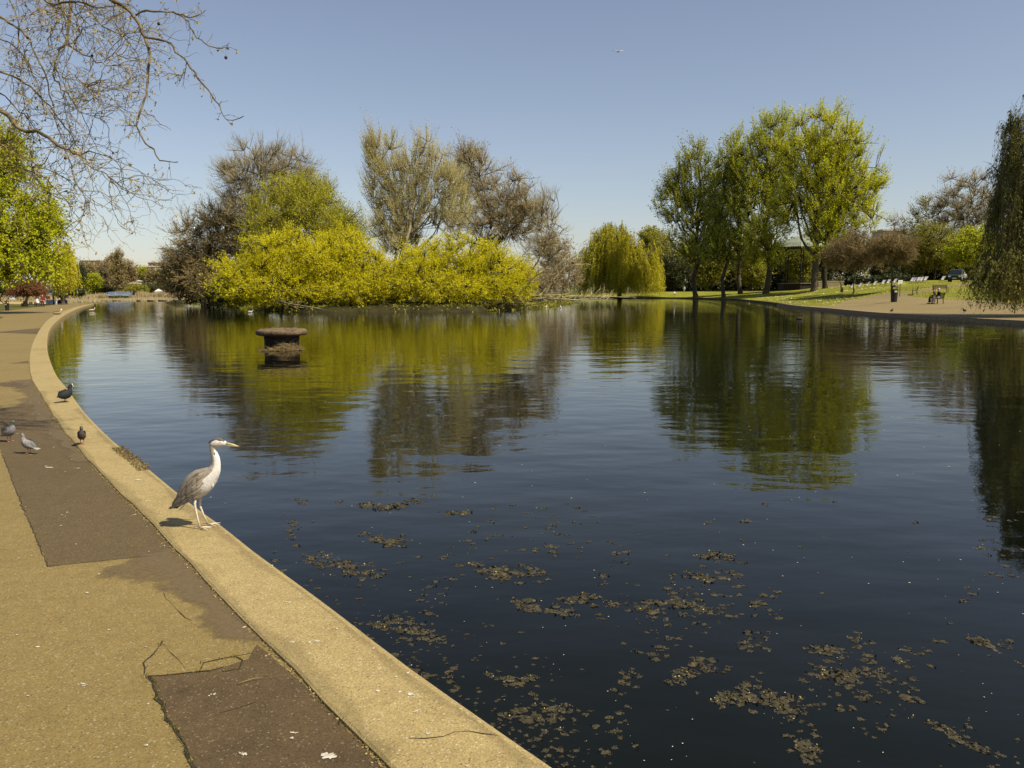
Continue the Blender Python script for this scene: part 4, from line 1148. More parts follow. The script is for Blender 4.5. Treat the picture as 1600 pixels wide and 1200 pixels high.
    me.materials.append(M['seed'])
    for px, py, d in ((43, 59, 10.6), (123, 47, 10.5), (144, 87, 10.4), (353, 90, 9.1), (248, 37, 9.2), (102, 247, 9.6), (60, 15, 10.6)):
        c = P(px, py, d) - base
        o = bpy.data.objects.new('seed_ball', me)
        o.location = c
        link(o, root)
        sb.tube([c, c + Vector((.004, 0, .06)), c + Vector((-.002, 0, .13))], .0014, 4)
    sb.build('stalks', PLT, root)['kind'] = 'stuff'
    return root
M['seed'] = simple('seed_ball', (.03, .022, .013), (.07, .05, .03), scale=90, bump_d=.004)
PLT = tone_mat('plane_twig', [(0, (.085, .064, .024)), (.5, (.2, .152, .06)), (1, (.40, .31, .13))])
FBUDL = leaf_mat('opening_bud', [(0, (.22, .12, .04)), (.4, (.34, .27, .07)), (1, (.5, .43, .14))], .35)
plane_tree()

# ------------------------------------------------------------------ paving repairs, stains, cracks
def flat_poly(name, poly, mat, z, step=.07, rough=.005):
    p = densify(poly, step)
    n = len(p)
    q = [(x + RNG.normal() * rough, y + RNG.normal() * rough) for x, y in p]
    v, _, f, *_ = delaunay_2d_cdt([Vector(a) for a in q], [(i, (i + 1) % n) for i in range(n)], [], 1, 1e-5)
    mb = MB().add([(a.x, a.y, z) for a in v], tris=[t for t in f if len(t) == 3])
    return tag(mb.build(name, mat), kind='structure')
def inner_between(y0, y1):
    return [(p.x, p.y) for p in INN if y0 <= p.y <= y1]
def kp(px, py, off=.0):             # point on the path surveyed from a pixel
    return g2(px, py, 0)
seg = [p for p in INN if g2(262, 868)[1] <= p.y <= g2(60, 598)[1]]
flat_poly('asphalt_patch', [g2(262, 868), g2(235, 869), g2(150, 878), g2(75, 886), g2(36, 795), g2(4, 712), g2(-30, 640), g2(-60, 598), g2(0, 598), g2(42, 597)] + [(p.x - .01, p.y - .01) for p in seg[::-1]], M['patch'], .002)
seg = [p for p in INN if g2(612, 1230)[1] <= p.y <= g2(420, 1003)[1]]
flat_poly('asphalt_patch', [g2(318, 1240), g2(302, 1200), g2(268, 1130), g2(230, 1058), g2(300, 1051), g2(345, 1045), g2(385, 1030), g2(402, 1008)] + [(p.x - .01, p.y - .01) for p in seg[::-1]], M['patch2'], .002)
seg = [p for p in INN if g2(50, 568)[1] <= p.y <= g2(66, 507)[1]]
flat_poly('asphalt_patch', [g2(-40, 569), g2(44, 568)] + [(p.x - .01, p.y - .01) for p in seg] + [g2(-30, 508)], M['patch'], .002)
# damp, dirt-darkened strip beside the kerb; its edge frays out
def fray_mat():
    m, nt, out = new_mat('damp_dirt')
    co = N(nt, 'ShaderNodeTexCoord').outputs['Object']
    a = N(nt, 'ShaderNodeAttribute', attribute_name='edge').outputs['Fac']
    b = N(nt, 'ShaderNodeBsdfPrincipled', Roughness=.8)
    L(nt, ramp(nt, noise(nt, co, 30, 5, .7), [(.3, (.095, .066, .029)), (.7, (.155, .11, .05))]), b.inputs['Base Color'])
    L(nt, bump(nt, noise(nt, co, 90, 3), .004), b.inputs['Normal'])
    n = math_(nt, 'ADD', math_(nt, 'MULTIPLY', noise(nt, co, 3.5, 6, .7), 1.3), math_(nt, 'MULTIPLY', a, -1.0))
    f = N(nt, 'ShaderNodeMapRange')
    f.inputs[1].default_value, f.inputs[2].default_value = -.05, .22
    L(nt, n, f.inputs[0])
    tr = N(nt, 'ShaderNodeBsdfTransparent')
    mx = N(nt, 'ShaderNodeMixShader')
    L(nt, math_(nt, 'MULTIPLY', f.outputs[0], .8), mx.inputs[0])
    L(nt, tr.outputs[0], mx.inputs[1])
    L(nt, b.outputs[0], mx.inputs[2])
    L(nt, mx.outputs[0], out.inputs['Surface'])
    return m
def edge_attr(o, vals):
    at = o.data.attributes.new('edge', 'FLOAT', 'POINT')
    at.data.foreach_set('value', np.asarray(vals, np.float32))
DAMP = fray_mat()
def damp(y0, y1, widths):
    a = [p for p in INN if y0 <= p.y <= y1][::1]
    a = [a[i] + (a[i + 1] - a[i]) * f for i in range(len(a) - 1) for f in (0, .34, .67)] + [a[-1]]
    V, E, q = [], [], []
    k = len(a)
    for i, p in enumerate(a):
        d = (a[min(i + 1, k - 1)] - a[max(i - 1, 0)]).normalized()
        nrm = Vector((-d.y, d.x))
        w = np.interp(i / (k - 1), np.linspace(0, 1, len(widths)), widths) * (1 + .25 * math.sin(i * .7) + .2 * math.sin(i * 1.9))
        for j in range(6):
            t = j / 5
            o = p + nrm * (w * t - .01)
            V.append((o.x, o.y, .0034))
            e = t
            if i < 3 or i > k - 4: e = max(e, .9)
            E.append(e)
    q = [(i * 6 + j, (i + 1) * 6 + j, (i + 1) * 6 + j + 1, i * 6 + j + 1) for i in range(k - 1) for j in range(5)]
    o = MB().add(V, quads=q).build('damp_stain', DAMP)
    edge_attr(o, E)
    return tag(o, kind='structure')
damp(g2(560, 1146)[1], g2(240, 815)[1], [.10, .16, .34, .40, .55, .45, .30])
damp(g2(180, 757)[1], g2(50, 590)[1], [.2, .35, .5, .45, .6])
KST = DAMP.copy()
KST.name = 'kerb_dirt'
for n_ in KST.node_tree.nodes:
    if n_.type == 'MATH' and n_.operation == 'MULTIPLY' and abs(n_.inputs[1].default_value - .8) < 1e-4: n_.inputs[1].default_value = .17
def kerb_stain(line, side, y0, y1, width, off):
    a = [p for p in line if y0 <= p.y <= y1]
    a = [a[i] + (a[i + 1] - a[i]) * f for i in range(len(a) - 1) for f in (0, .34, .67)] + [a[-1]]
    V, E, k = [], [], len(a)
    for i, p in enumerate(a):
        d = (a[min(i + 1, k - 1)] - a[max(i - 1, 0)]).normalized()
        nr = Vector((-d.y, d.x)) * side
        w = width * (1 + .5 * math.sin(i * .31 + side) + .4 * math.sin(i * .83))
        for j in range(5):
            o = p + nr * (off + max(.03, w) * j / 4)
            V.append((o.x, o.y, .0216)); E.append(.15 + .85 * j / 4 if 3 < i < k - 4 else 1)
    o = MB().add(V, quads=[(i * 5 + j, (i + 1) * 5 + j, (i + 1) * 5 + j + 1, i * 5 + j + 1) for i in range(k - 1) for j in range(4)]).build('kerb_stain', KST)
    edge_attr(o, E)
    tag(o, kind='structure')
kerb_stain(INN, -1, 1.9, 15, .10, .003)
kerb_stain(OUT, 1, 2.2, 13, .09, .045)
# cracks with earth and moss in them
M['crack'] = simple('crack_earth', (.012, .009, .004), (.045, .032, .014), scale=30)
FMOSS = leaf_mat('moss', [(0, (.05, .055, .006)), (.6, (.13, .13, .012)), (1, (.24, .22, .03))], .2)
FGRIT = tone_mat('litter_grit', [(0, (.05, .036, .010)), (.5, (.15, .105, .032)), (1, (.36, .27, .11))])
crk, moss = MB(), MB()
def crack(pts, w, z=.0042, mossy=0.0, jag=.005):
    q = densify([g2(*p) for p in pts],   .05, False)
    q.append(g2(*pts[-1]))
    q = [Vector((x + RNG.normal() * jag, y + RNG.normal() * jag)) for x, y in q]
    V, k = [], len(q)
    for i, p in enumerate(q):
        d = (q[min(i + 1, k - 1)] - q[max(i - 1, 0)]).normalized()
        nn = Vector((-d.y, d.x)) * (w * RNG.uniform(.25, 1.1) * .32)
        V += [(p.x + nn.x, p.y + nn.y, z), (p.x - nn.x, p.y - nn.y, z)]
    crk.add(V, quads=[(2 * i, 2 * i + 1, 2 * i + 3, 2 * i + 2) for i in range(k - 1)])
    m_ = int(mossy * k)
    if m_:
        j = RNG.integers(0, k, m_ * 14)
        o = np.array([(q[a].x, q[a].y, .005) for a in j]) + np.c_[RNG.normal(size=(len(j), 2)) * .009, np.zeros(len(j))]
        leaves(moss, o, unit(len(j)) * [1, 1, .5] + [0, 0, .5], .013, .005, tone=RNG.random(len(j)))
crack([(302, 1205), (285, 1165), (265, 1125), (245, 1085), (230, 1058)], .030, mossy=.45)
crack([(230, 1058), (262, 1056), (300, 1052), (330, 1048), (350, 1042)], .014, mossy=.3)
crack([(224, 1055), (227, 1035), (240, 1022), (250, 1010), (253, 1003)], .014, mossy=.2)
crack([(310, 1052), (320, 1036), (345, 1030), (368, 1026), (378, 1032), (374, 1046), (355, 1052)], .013, mossy=.4)
crack([(360, 1027), (378, 1024), (395, 1022)], .012, mossy=.3)
crack([(254, 927), (262, 940), (275, 950), (282, 960), (303, 970)], .006, mossy=.05)
crack([(252, 1005), (275, 1030), (290, 1045)], .005)
crack([(75, 886), (55, 838), (36, 795), (18, 748), (4, 712)], .009, mossy=.05)
crack([(75, 886), (150, 878), (235, 869)], .006)
crack([(640, 1163), (690, 1158), (730, 1150), (785, 1158)], .007, z=.0222)
crack([(340, 1115), (372, 1108), (400, 1100)], .008)
crk.build('crack', M['crack'])['kind'] = 'structure'
# grit, blown leaves and moss gathered against the kerb joint
gr = MB()
def along(line, y0, y1, k):
    a = np.array([(p.x, p.y) for p in line if y0 <= p.y <= y1])
    t = RNG.random(k) * (len(a) - 1); i = t.astype(int)
    return a[i] + (a[i + 1] - a[i]) * (t - i)[:, None]
q = along(INN, 2.3, 16, 2600) + np.c_[-np.abs(RNG.normal(size=2600)) * .018, RNG.normal(size=2600) * .01]
leaves(gr, np.c_[q, np.full(len(q), .004)], unit(len(q)) * [1, 1, .3] + [0, 0, .15], .012, .008, tone=RNG.random(len(q)))
q = along(INN, g2(300, 880)[1], g2(290, 860)[1] + .01, 10) if False else q
# brown leaves and weed caught on the kerb's water edge
a0, a1 = g2(246, 745)[1], g2(168, 690)[1]
k = 1100
q = along(OUT, a0, a1, k)
w = RNG.random(k) ** 1.3
q = q + np.c_[-.10 * w, -.06 * w]
leaves(gr, np.c_[q, .024 + RNG.random(k) * .016 * (1 - w)], unit(k) * [1, 1, .25] + [0, 0, .1], .021, .010, tone=RNG.random(k) * .7)
tag(gr.build('leaf_litter', FGRIT), kind='stuff')
tag(moss.build('moss', FMOSS), kind='stuff')
# white petals and bird droppings strewn over path and kerb
M['petal'] = simple('petal_white', (.34, .30, .22), (.58, .54, .45), scale=40, rough=.7)
pt = MB()
def fleck(x, y, z, r, el=1.0, n=7):
    a0 = RNG.random() * 6.28
    V = [(x, y, z + .0007)]
    for j in range(n):
        a = 2 * math.pi * j / n
        rr = r * RNG.uniform(.6, 1.25)
        u, v_ = rr * math.cos(a) * el, rr * math.sin(a)
        V.append((x + u * math.cos(a0) - v_ * math.sin(a0), y + u * math.sin(a0) + v_ * math.cos(a0), z))
    pt.add(V, tris=[(0, 1 + j, 1 + (j + 1) % n) for j in range(n)])
n_ = 0
while n_ < 620:
    y = 2.2 + RNG.random() ** 1.3 * 16
    x = RNG.uniform(-11, .6)
    if inside(left_poly, [(x, y)])[0]:
        z = .005
    elif inside(OUTL + [tuple(p) for p in INN][::-1], [(x, y)])[0]:
        z = .0225
    else: continue
    n_ += 1
    fleck(x, y, z, RNG.uniform(.003, .0085) * (1 if y < 8 else 1.5), RNG.uniform(1, 1.8))
for px, py, r, e, z in ((513, 1183, .022, 2.2, .005), (505, 1181, .012, 2, .005), (640, 1092, .016, 1.5, .0225), (650, 1119, .012, 1.4, .0225), (458, 1146, .011, 1.3, .005), (668, 1155, .009, 1, .0225), (495, 1008, .016, 1.8, .0225), (485, 1009, .008, 1, .0225), (455, 1010, .012, 1.6, .0225),
                  (453, 947, .014, 1.6, .0225), (76, 731, .03, 1.3, .005), (123, 732, .022, 1.2, .005), (72, 590, .04, 1.3, .0225), (141, 687, .022, 1.8, .0225), (125, 650, .02, 1.6, .0225), (198, 738, .02, 1.5, .0225), (215, 753, .03, 1.6, .0225), (230, 787, .02, 1.5, .0225), (130, 1070, .012, 1.6, .005), (131, 1073, .009, 1.3, .005), (335, 1086, .011, 1.3, .005), (380, 1180, .012, 1.4, .005), (375, 1178, .008, 1, .005)):
    x, y = g2(px, py)
    fleck(x, y, z, r * .55, e, 12)
    for _ in range(5): fleck(x + RNG.normal() * r * .8, y + RNG.normal() * r * .5, z, r * RNG.uniform(.12, .4), 1.5)
tag(pt.build('petals', M['petal']), kind='stuff')
# one dry grass stalk on the dark patch
x, y = g2(372, 1072)
s_ = MB().tube([(0, 0, .012), (.05, .035, .016), (.09, .055, .013)], [.0025, .002, .001], 5)
tag(s_.build('grass_stalk', FGRIT, loc=(x, y, 0)), 'dry straw-coloured stalk lying on the dark asphalt patch', 'stalk')

# ------------------------------------------------------------------ weed floating on the near water
FWEED = tone_mat('floating_weed', [(0, (.018, .015, .007)), (.45, (.044, .036, .017)), (.85, (.08, .066, .033)), (.97, (.13, .105, .042)), (1, (.42, .36, .08))], .75)
def weed_blobs(mb, centres, sizes):
    """each scrap: a thin ragged pad just awash, with curled leaflets lying on it"""
    for (x, y), r in zip(centres, sizes):
        n = 11
        a0 = RNG.random() * 6.28
        el, ro = RNG.uniform(.6, 1.0), RNG.random() * 3.14
        def at(k, a):
            u, v_ = k * math.cos(a), k * math.sin(a) * el
            return x + u * math.cos(ro) - v_ * math.sin(ro), y + u * math.sin(ro) + v_ * math.cos(ro)
        k_ = [r * RNG.uniform(.5, 1.25) for _ in range(n)]
        ring = [at(k_[j], a0 + 6.283 * j / n) for j in range(n)]
        inn_ = [at(k_[j] * .6, a0 + 6.283 * j / n) for j in range(n)]
        V = [(a, b_, WATER + .001) for a, b_ in ring] + [(a, b_, WATER + r * RNG.uniform(.03, .12)) for a, b_ in inn_] + [(x, y, WATER + r * RNG.uniform(.04, .14))]
        t0 = RNG.random() * .4
        mb.add(V, quads=[(j, (j + 1) % n, n + (j + 1) % n, n + j) for j in range(n)], tris=[(2 * n, n + j, n + (j + 1) % n) for j in range(n)],
               tone=np.clip(RNG.random(2 * n) * .4 + t0, 0, .9), smooth=True)
    c = np.array(centres); s_ = np.array(sizes)
    if len(c) == 0: return
    i = np.repeat(np.arange(len(c)), 9)
    o = c[i] + RNG.normal(size=(len(i), 2)) * s_[i][:, None] * .55
    leaves(mb, np.c_[o, WATER + s_[i] * RNG.uniform(.02, .14, len(i))], unit(len(i)) * [1, 1, .22], s_[i] * .62, s_[i] * .42, tone=np.clip(RNG.random(len(i)) * .9, 0, .93))
def mat_of_weed(label, px, py, rx, ry, k, ang=0.0):
    c = g2(px, py, WATER)
    dsc = math.hypot(c[0], c[1])
    mb = MB()
    s = c[1] / F_PX
    pts, sz = [], []
    m_ = 0
    while m_ < k:
        u = RNG.uniform(-1.25, 1.25)
        v_ = RNG.normal() * .42 * (1.2 - .55 * abs(u)) + .35 * math.sin(u * 3.1 + px)
        if RNG.random() < .25 + .3 * abs(u): u += RNG.normal() * .25
        qx = px + rx * u * math.cos(ang) - ry * v_ * math.sin(ang)
        qy = py + rx * u * math.sin(ang) + ry * v_ * math.cos(ang)
        g = g2(qx, qy, WATER)
        pts.append((g[0] - c[0], g[1] - c[1]))
        sz.append(RNG.uniform(4.0, 11.5) * s * 1.2 * max(.45, 1.12 - .5 * math.hypot(u, v_)))
        m_ += 1
    weed_blobs(mb, pts, sz)
    yl = int(k * .6)
    P_ = np.array(pts)[RNG.integers(0, k, yl)]
    leaves(mb, np.c_[P_, np.full(yl, WATER + .012)], unit(yl) * [1, 1, .2], 3.2 * s, 2 * s, tone=np.where(RNG.random(yl) < .25, 1.0, RNG.random(yl) * .6))
    ob = empty('weed_mat', (c[0], c[1], 0), label, 'water weed')
    mb.build('leaflets', FWEED, ob)['kind'] = 'stuff'
    return tag(ob, label, 'water weed', 'mats of weed floating on the near water')
for a in (('long mat of brown weed, widest on the near water, left of the middle right', 1040, 948, 66, 19, 46, .05),
          ('weed mat with a ragged tail trailing left of the widest mat', 915, 937, 38, 12, 22, .1),
          ('thin weed band just above the widest mat, at the right of it', 1100, 902, 48, 9, 24, 0),
          ('small weed mat highest up in the right group, above the thin band', 1118, 868, 26, 8, 14, 0),
          ('round bulky weed mat below the widest one', 1085, 1048, 36, 24, 40, -.2),
          ('big clumped weed mat at the bottom right of centre, largest near the lower edge', 1180, 1092, 56, 26, 52, .1),
          ('weed mat with orange bits right next to the big clumped one', 1225, 1100, 30, 22, 24, .5),
          ('knobbly weed mat midway to the right, above the bottom ones', 1320, 1055, 50, 15, 32, -.05),
          ('weed tuft hanging off the lower side at the bottom edge right of centre', 1262, 1170, 18, 34, 22, .1),
          ('narrow straggling weed streak at the lower right with a yellow leaf', 1495, 1152, 62, 9, 30, .42),
          ('single peaked weed mat alone at the right edge of the near water', 1540, 1007, 30, 11, 18, .25),
          ('slim weed scrap in the lower right, above the straggling streak', 1410, 1088, 26, 6, 10, .25),
          ('weed mat nearest the kerb at the bottom, in the lower middle', 830, 1118, 46, 17, 30, -.1),
          ('loose weed mat in the lower middle, right above the one nearest the kerb', 800, 1062, 34, 12, 20, .1),
          ('faint weed mat floating in the middle, left of the widest mat', 845, 948, 46, 16, 26, .2),
          ('wide loose weed mat in the centre of the near water', 780, 893, 58, 12, 30, .1),
          ('brown weed patch off the kerb, lower of the two beside the concrete edge', 640, 982, 44, 17, 30, .2),
          ('brown weed patch off the kerb, upper of the two beside the concrete edge', 540, 882, 52, 22, 40, .2),
          ('pale weed mat farther out, left of centre', 605, 846, 32, 12, 22, .2),
          ('reddish brown weed raft drifting farthest from the kerb', 605, 790, 46, 8, 24, -.05),
          ('small weed scrap right of the farthest raft', 716, 802, 12, 5, 7, 0),
          ('little weed cluster at the right of the centre of the near water', 1290, 1017, 26, 9, 12, .1)):
    mat_of_weed(*a)
sc = MB()
cs, ss = [], []
while len(cs) < 760:
    px, py = RNG.uniform(420, 1600), 780 + 420 * RNG.random() ** .8
    f = math.sin(px * .012 + 1) * math.sin(py * .017 + px * .004) + .35 * math.sin(px * .045 + py * .03)
    lim_ = .0 if px < 1000 else .35
    if f < lim_ and RNG.random() > .035: continue
    g = g2(px, py, WATER)
    if not inside(SH, [g])[0] or seg_dist(OUTL, [g], False)[0] < .06: continue
    cs.append(g); ss.append(RNG.uniform(1.2, 8.0) * g[1] / F_PX)
weed_blobs(sc, cs, ss)
while len(cs) < 1000:              # scum gathered along the kerb
    px, py = RNG.uniform(470, 900), RNG.uniform(860, 1200)
    g = g2(px, py, WATER)
    if not inside(SH, [g])[0]: continue
    dd = seg_dist(OUTL, [g], False)[0]
    if dd < .05 or dd > .9 or RNG.random() < dd: continue
    cs.append(g); ss.append(RNG.uniform(1.5, 4.5) * g[1] / F_PX)
weed_blobs(sc, cs[760:], ss[760:])
tag(sc.build('weed_scraps', FWEED), kind='stuff')
fl = MB()
pt = fl
for _ in range(260):
    px, py = RNG.uniform(120, 1600), 560 + 640 * RNG.random()
    g = g2(px, py, WATER)
    if inside(SH, [g])[0]: fleck(g[0], g[1], WATER + .004, RNG.uniform(.5, 1.3) * g[1] / F_PX, 1.3, 5)
tag(fl.build('floating_petals', M['petal']), kind='stuff')
# ------------------------------------------------------------------ things
def C_(name, c, rough=.6, spec=.4, metal=0.0, var=.25, scale=12, bump_d=0.0):
    return simple(name, tuple(x * (1 - var) for x in c), tuple(min(1, x * (1 + var)) for x in c), scale=scale, rough=rough, spec=spec, metal=metal, bump_d=bump_d)
M['iron'] = C_('black_iron', (.012, .012, .013), .5)
M['rust'] = simple('dark_rusty_iron', (.008, .006, .005), (.035, .018, .010), scale=6, rough=.8, bump_d=.01)
M['wood'] = C_('weathered_wood', (.10, .075, .04), .8, scale=20)
M['glass'] = simple('dark_glass', (.012, .015, .018), rough=.05, spec=.6)
M['white'] = C_('white_paint', (.72, .70, .66), .6, var=.06)
M['cream'] = C_('cream_render', (.52, .45, .33), .9, var=.12, scale=.5)
M['pinkstone'] = C_('pale_stone', (.45, .37, .29), .9, var=.12, scale=.3)
M['bluepaint'] = C_('pale_blue_paint', (.30, .37, .47), .6, var=.1)
M['lead'] = C_('green_grey_roof', (.20, .23, .17), .6, var=.2, scale=2)
M['canvas'] = C_('pale_canvas', (.74, .72, .66), .9, var=.06)
M['skin'] = C_('skin', (.42, .26, .17), .6, var=.06)
def cloth(name, c): return C_(name, c, .9, .1, var=.18, scale=14)

# --- concrete outlet in the pond
tb_c = G(441, 546, WATER)
s = tb_c.y / F_PX
tub = empty('pond_outlet', (tb_c.x, tb_c.y, WATER), 'round concrete cap on a dark iron drum standing in the pond', 'outlet')
Rr_ = 39 * s
mb = MB().lathe([(0, .70), (.45 * Rr_, .705), (.85 * Rr_, .695), (.96 * Rr_, .675), (1.0 * Rr_, .635), (1.0 * Rr_, .56), (.97 * Rr_, .505), (.85 * Rr_, .48), (.6 * Rr_, .45)], (0, 0, 0), 48, wob=.006)
mb.build('cap', simple('rusty_concrete', (.05, .03, .016), (.185, .125, .065), scale=5, bump_d=.02, lo=.3, hi=.7, detail=7), tub)
mb = MB().lathe([(.70 * Rr_, .46), (.68 * Rr_, .30), (.68 * Rr_, .1), (.70 * Rr_, -.5)], (0, 0, 0), 40, wob=.004)
mb.build('drum', M['rust'], tub)
mb = MB()
for k in range(46):
    a = RNG.random() * 6.28; rr = RNG.uniform(.1, .92) * Rr_
    pt = mb
    fleck(rr * math.cos(a), rr * math.sin(a) - .02, .716, RNG.uniform(.01, .035), 1.4, 6)
mb.build('droppings', M['petal'], tub)['kind'] = 'stuff'
nb = MB()
k = 900
a = RNG.uniform(-math.pi * .78, -math.pi * .12, k)
rr = Rr_ * (.70 + .26 * RNG.random(k))
hgt = .34 * np.clip(1 - (rr / Rr_ - .70) / .30, 0, 1) * np.clip(1 - abs(a + 1.0) / 1.3, .1, 1)
o = np.c_[rr * np.cos(a), rr * np.sin(a), RNG.random(k) * hgt]
spikes(nb, o, unit(k) * [1, 1, .45], RNG.uniform(.10, .34, k), .007)
nw = nb.build('reed_nest', tone_mat('brown_straw', [(0, (.08, .055, .022)), (.5, (.19, .135, .055)), (1, (.36, .27, .12))]), loc=(tb_c.x, tb_c.y, WATER))
tag(nw, 'straw nest heaped against the right side of the dark drum in the pond', 'nest')

# --- litter bins
def litter_bin(loc, label, hgt=1.25):
    r = empty('litter_bin', loc, label, 'litter bin', 'dark park litter bins')
    w = hgt * .42
    mb = MB()
    mb.lathe([(w * .40, -.05), (w * .42, .04), (w * .45, hgt * .3), (w * .50, hgt * .72), (w * .53, hgt * .74), (w * .5, hgt * .76)], (0, 0, 0), 16)
    mb.build('body', M['iron'], r)
    for j in range(4):
        a = j * math.pi / 2 + .6
        mb = MB()
        mb.tube([(w * .46 * math.cos(a), w * .46 * math.sin(a), hgt * .74), (w * .46 * math.cos(a), w * .46 * math.sin(a), hgt * .88)], .025, 6)
        mb.build('lid_post', M['iron'], r)
    MB().lathe([(w * .54, hgt * .87), (w * .55, hgt * .91), (w * .40, hgt * .97), (.02, hgt)], (0, 0, 0), 16).build('lid', M['iron'], r)
    MB().box((0, -w * .50, hgt * .62), (w * .4, .02, hgt * .1)).build('plate', M['petal'], r)
    return r
litter_bin(on(1397.5, 75), 'black litter bin standing on the gravel path by the far lawn', 1.5)
litter_bin(Vector((*g2(11.5, 485.3), 0)), 'dark litter bin at the left path edge under the bright green tree', 1.05)

# --- benches: slatted seat and back on iron ends
def bench(loc, rz, label, width=1.6):
    r = empty('park_bench', loc, label, 'bench', 'wooden park benches on the far lawn', rz)
    slat = MB().box((0, 0, 0), (width, .075, .03))
    first = None
    def slat_at(p, tilt):
        nonlocal first
        if first is None:
            o = slat.build('slat', M['wood'], r); first = o
        else:
            o = first.copy(); link(o, r)
        o.location = p; o.rotation_euler = (tilt, 0, 0)
    for k in range(5): slat_at((0, .18 - k * .095, .44), 0)
    for k in range(4): slat_at((0, -.27 - k * .025, .54 + k * .105), R(78))
    for x in (-width / 2 + .12, width / 2 - .12):
        mb = MB()
        mb.bar((x, .2, -.05), (x, .2, .43), .05, .06).bar((x, -.25, -.05), (x, -.23, .45), .05, .06).bar((x, -.23, .45), (x, -.335, .92), .05, .05)
        mb.bar((x, .22, .41), (x, -.26, .41), .05, .04).bar((x, .22, .64), (x, -.28, .64), .06, .035).bar((x, .2, .43), (x, .2, .64), .04, .04)
        mb.build('end_frame', M['wood'], r)
    return r
bc = on(1459, 67.5)
BENCH_RZ = R(118)
bench(bc + Vector((.45, .25, 0)), R(80), 'wooden bench by the gravel path with an elderly couple sitting on it')
bench(on(1429, 92), R(65), 'empty wooden bench on the lawn between the litter bin and the seated couple')
bench(on(1470, 92), R(175), 'empty wooden bench just behind the seated couple, seen from its back')

# --- people
def skin(name, parts, mat, parent, sub=2):
    """one continuous surface grown round a branching skeleton: parts = list of chains [(x,y,z,r),...]; a chain may start at (chain, index)"""
    bm = bmesh.new()
    ly = bm.verts.layers.skin.verify()
    made = []
    for ch in parts:
        vs = []
        for p in ch:
            if len(p) == 2: vs.append(made[p[0]][p[1]]); continue
            v = bm.verts.new(p[:3])
            v[ly].radius = (p[3], p[4] if len(p) > 4 else p[3])
            vs.append(v)
        for a, b in zip(vs[:-1], vs[1:]): bm.edges.new((a, b))
        made.append(vs)
    made[0][0][ly].use_root = True
    me = bpy.data.meshes.new(name)
    bm.to_mesh(me); bm.free()
    me.materials.append(mat)
    o = bpy.data.objects.new(name, me)
    link(o, parent)
    sk = o.modifiers.new('skin', 'SKIN'); sk.use_smooth_shade = True
    if sub: o.modifiers.new('smooth', 'SUBSURF').levels = sub; o.modifiers['smooth'].render_levels = sub
    return o
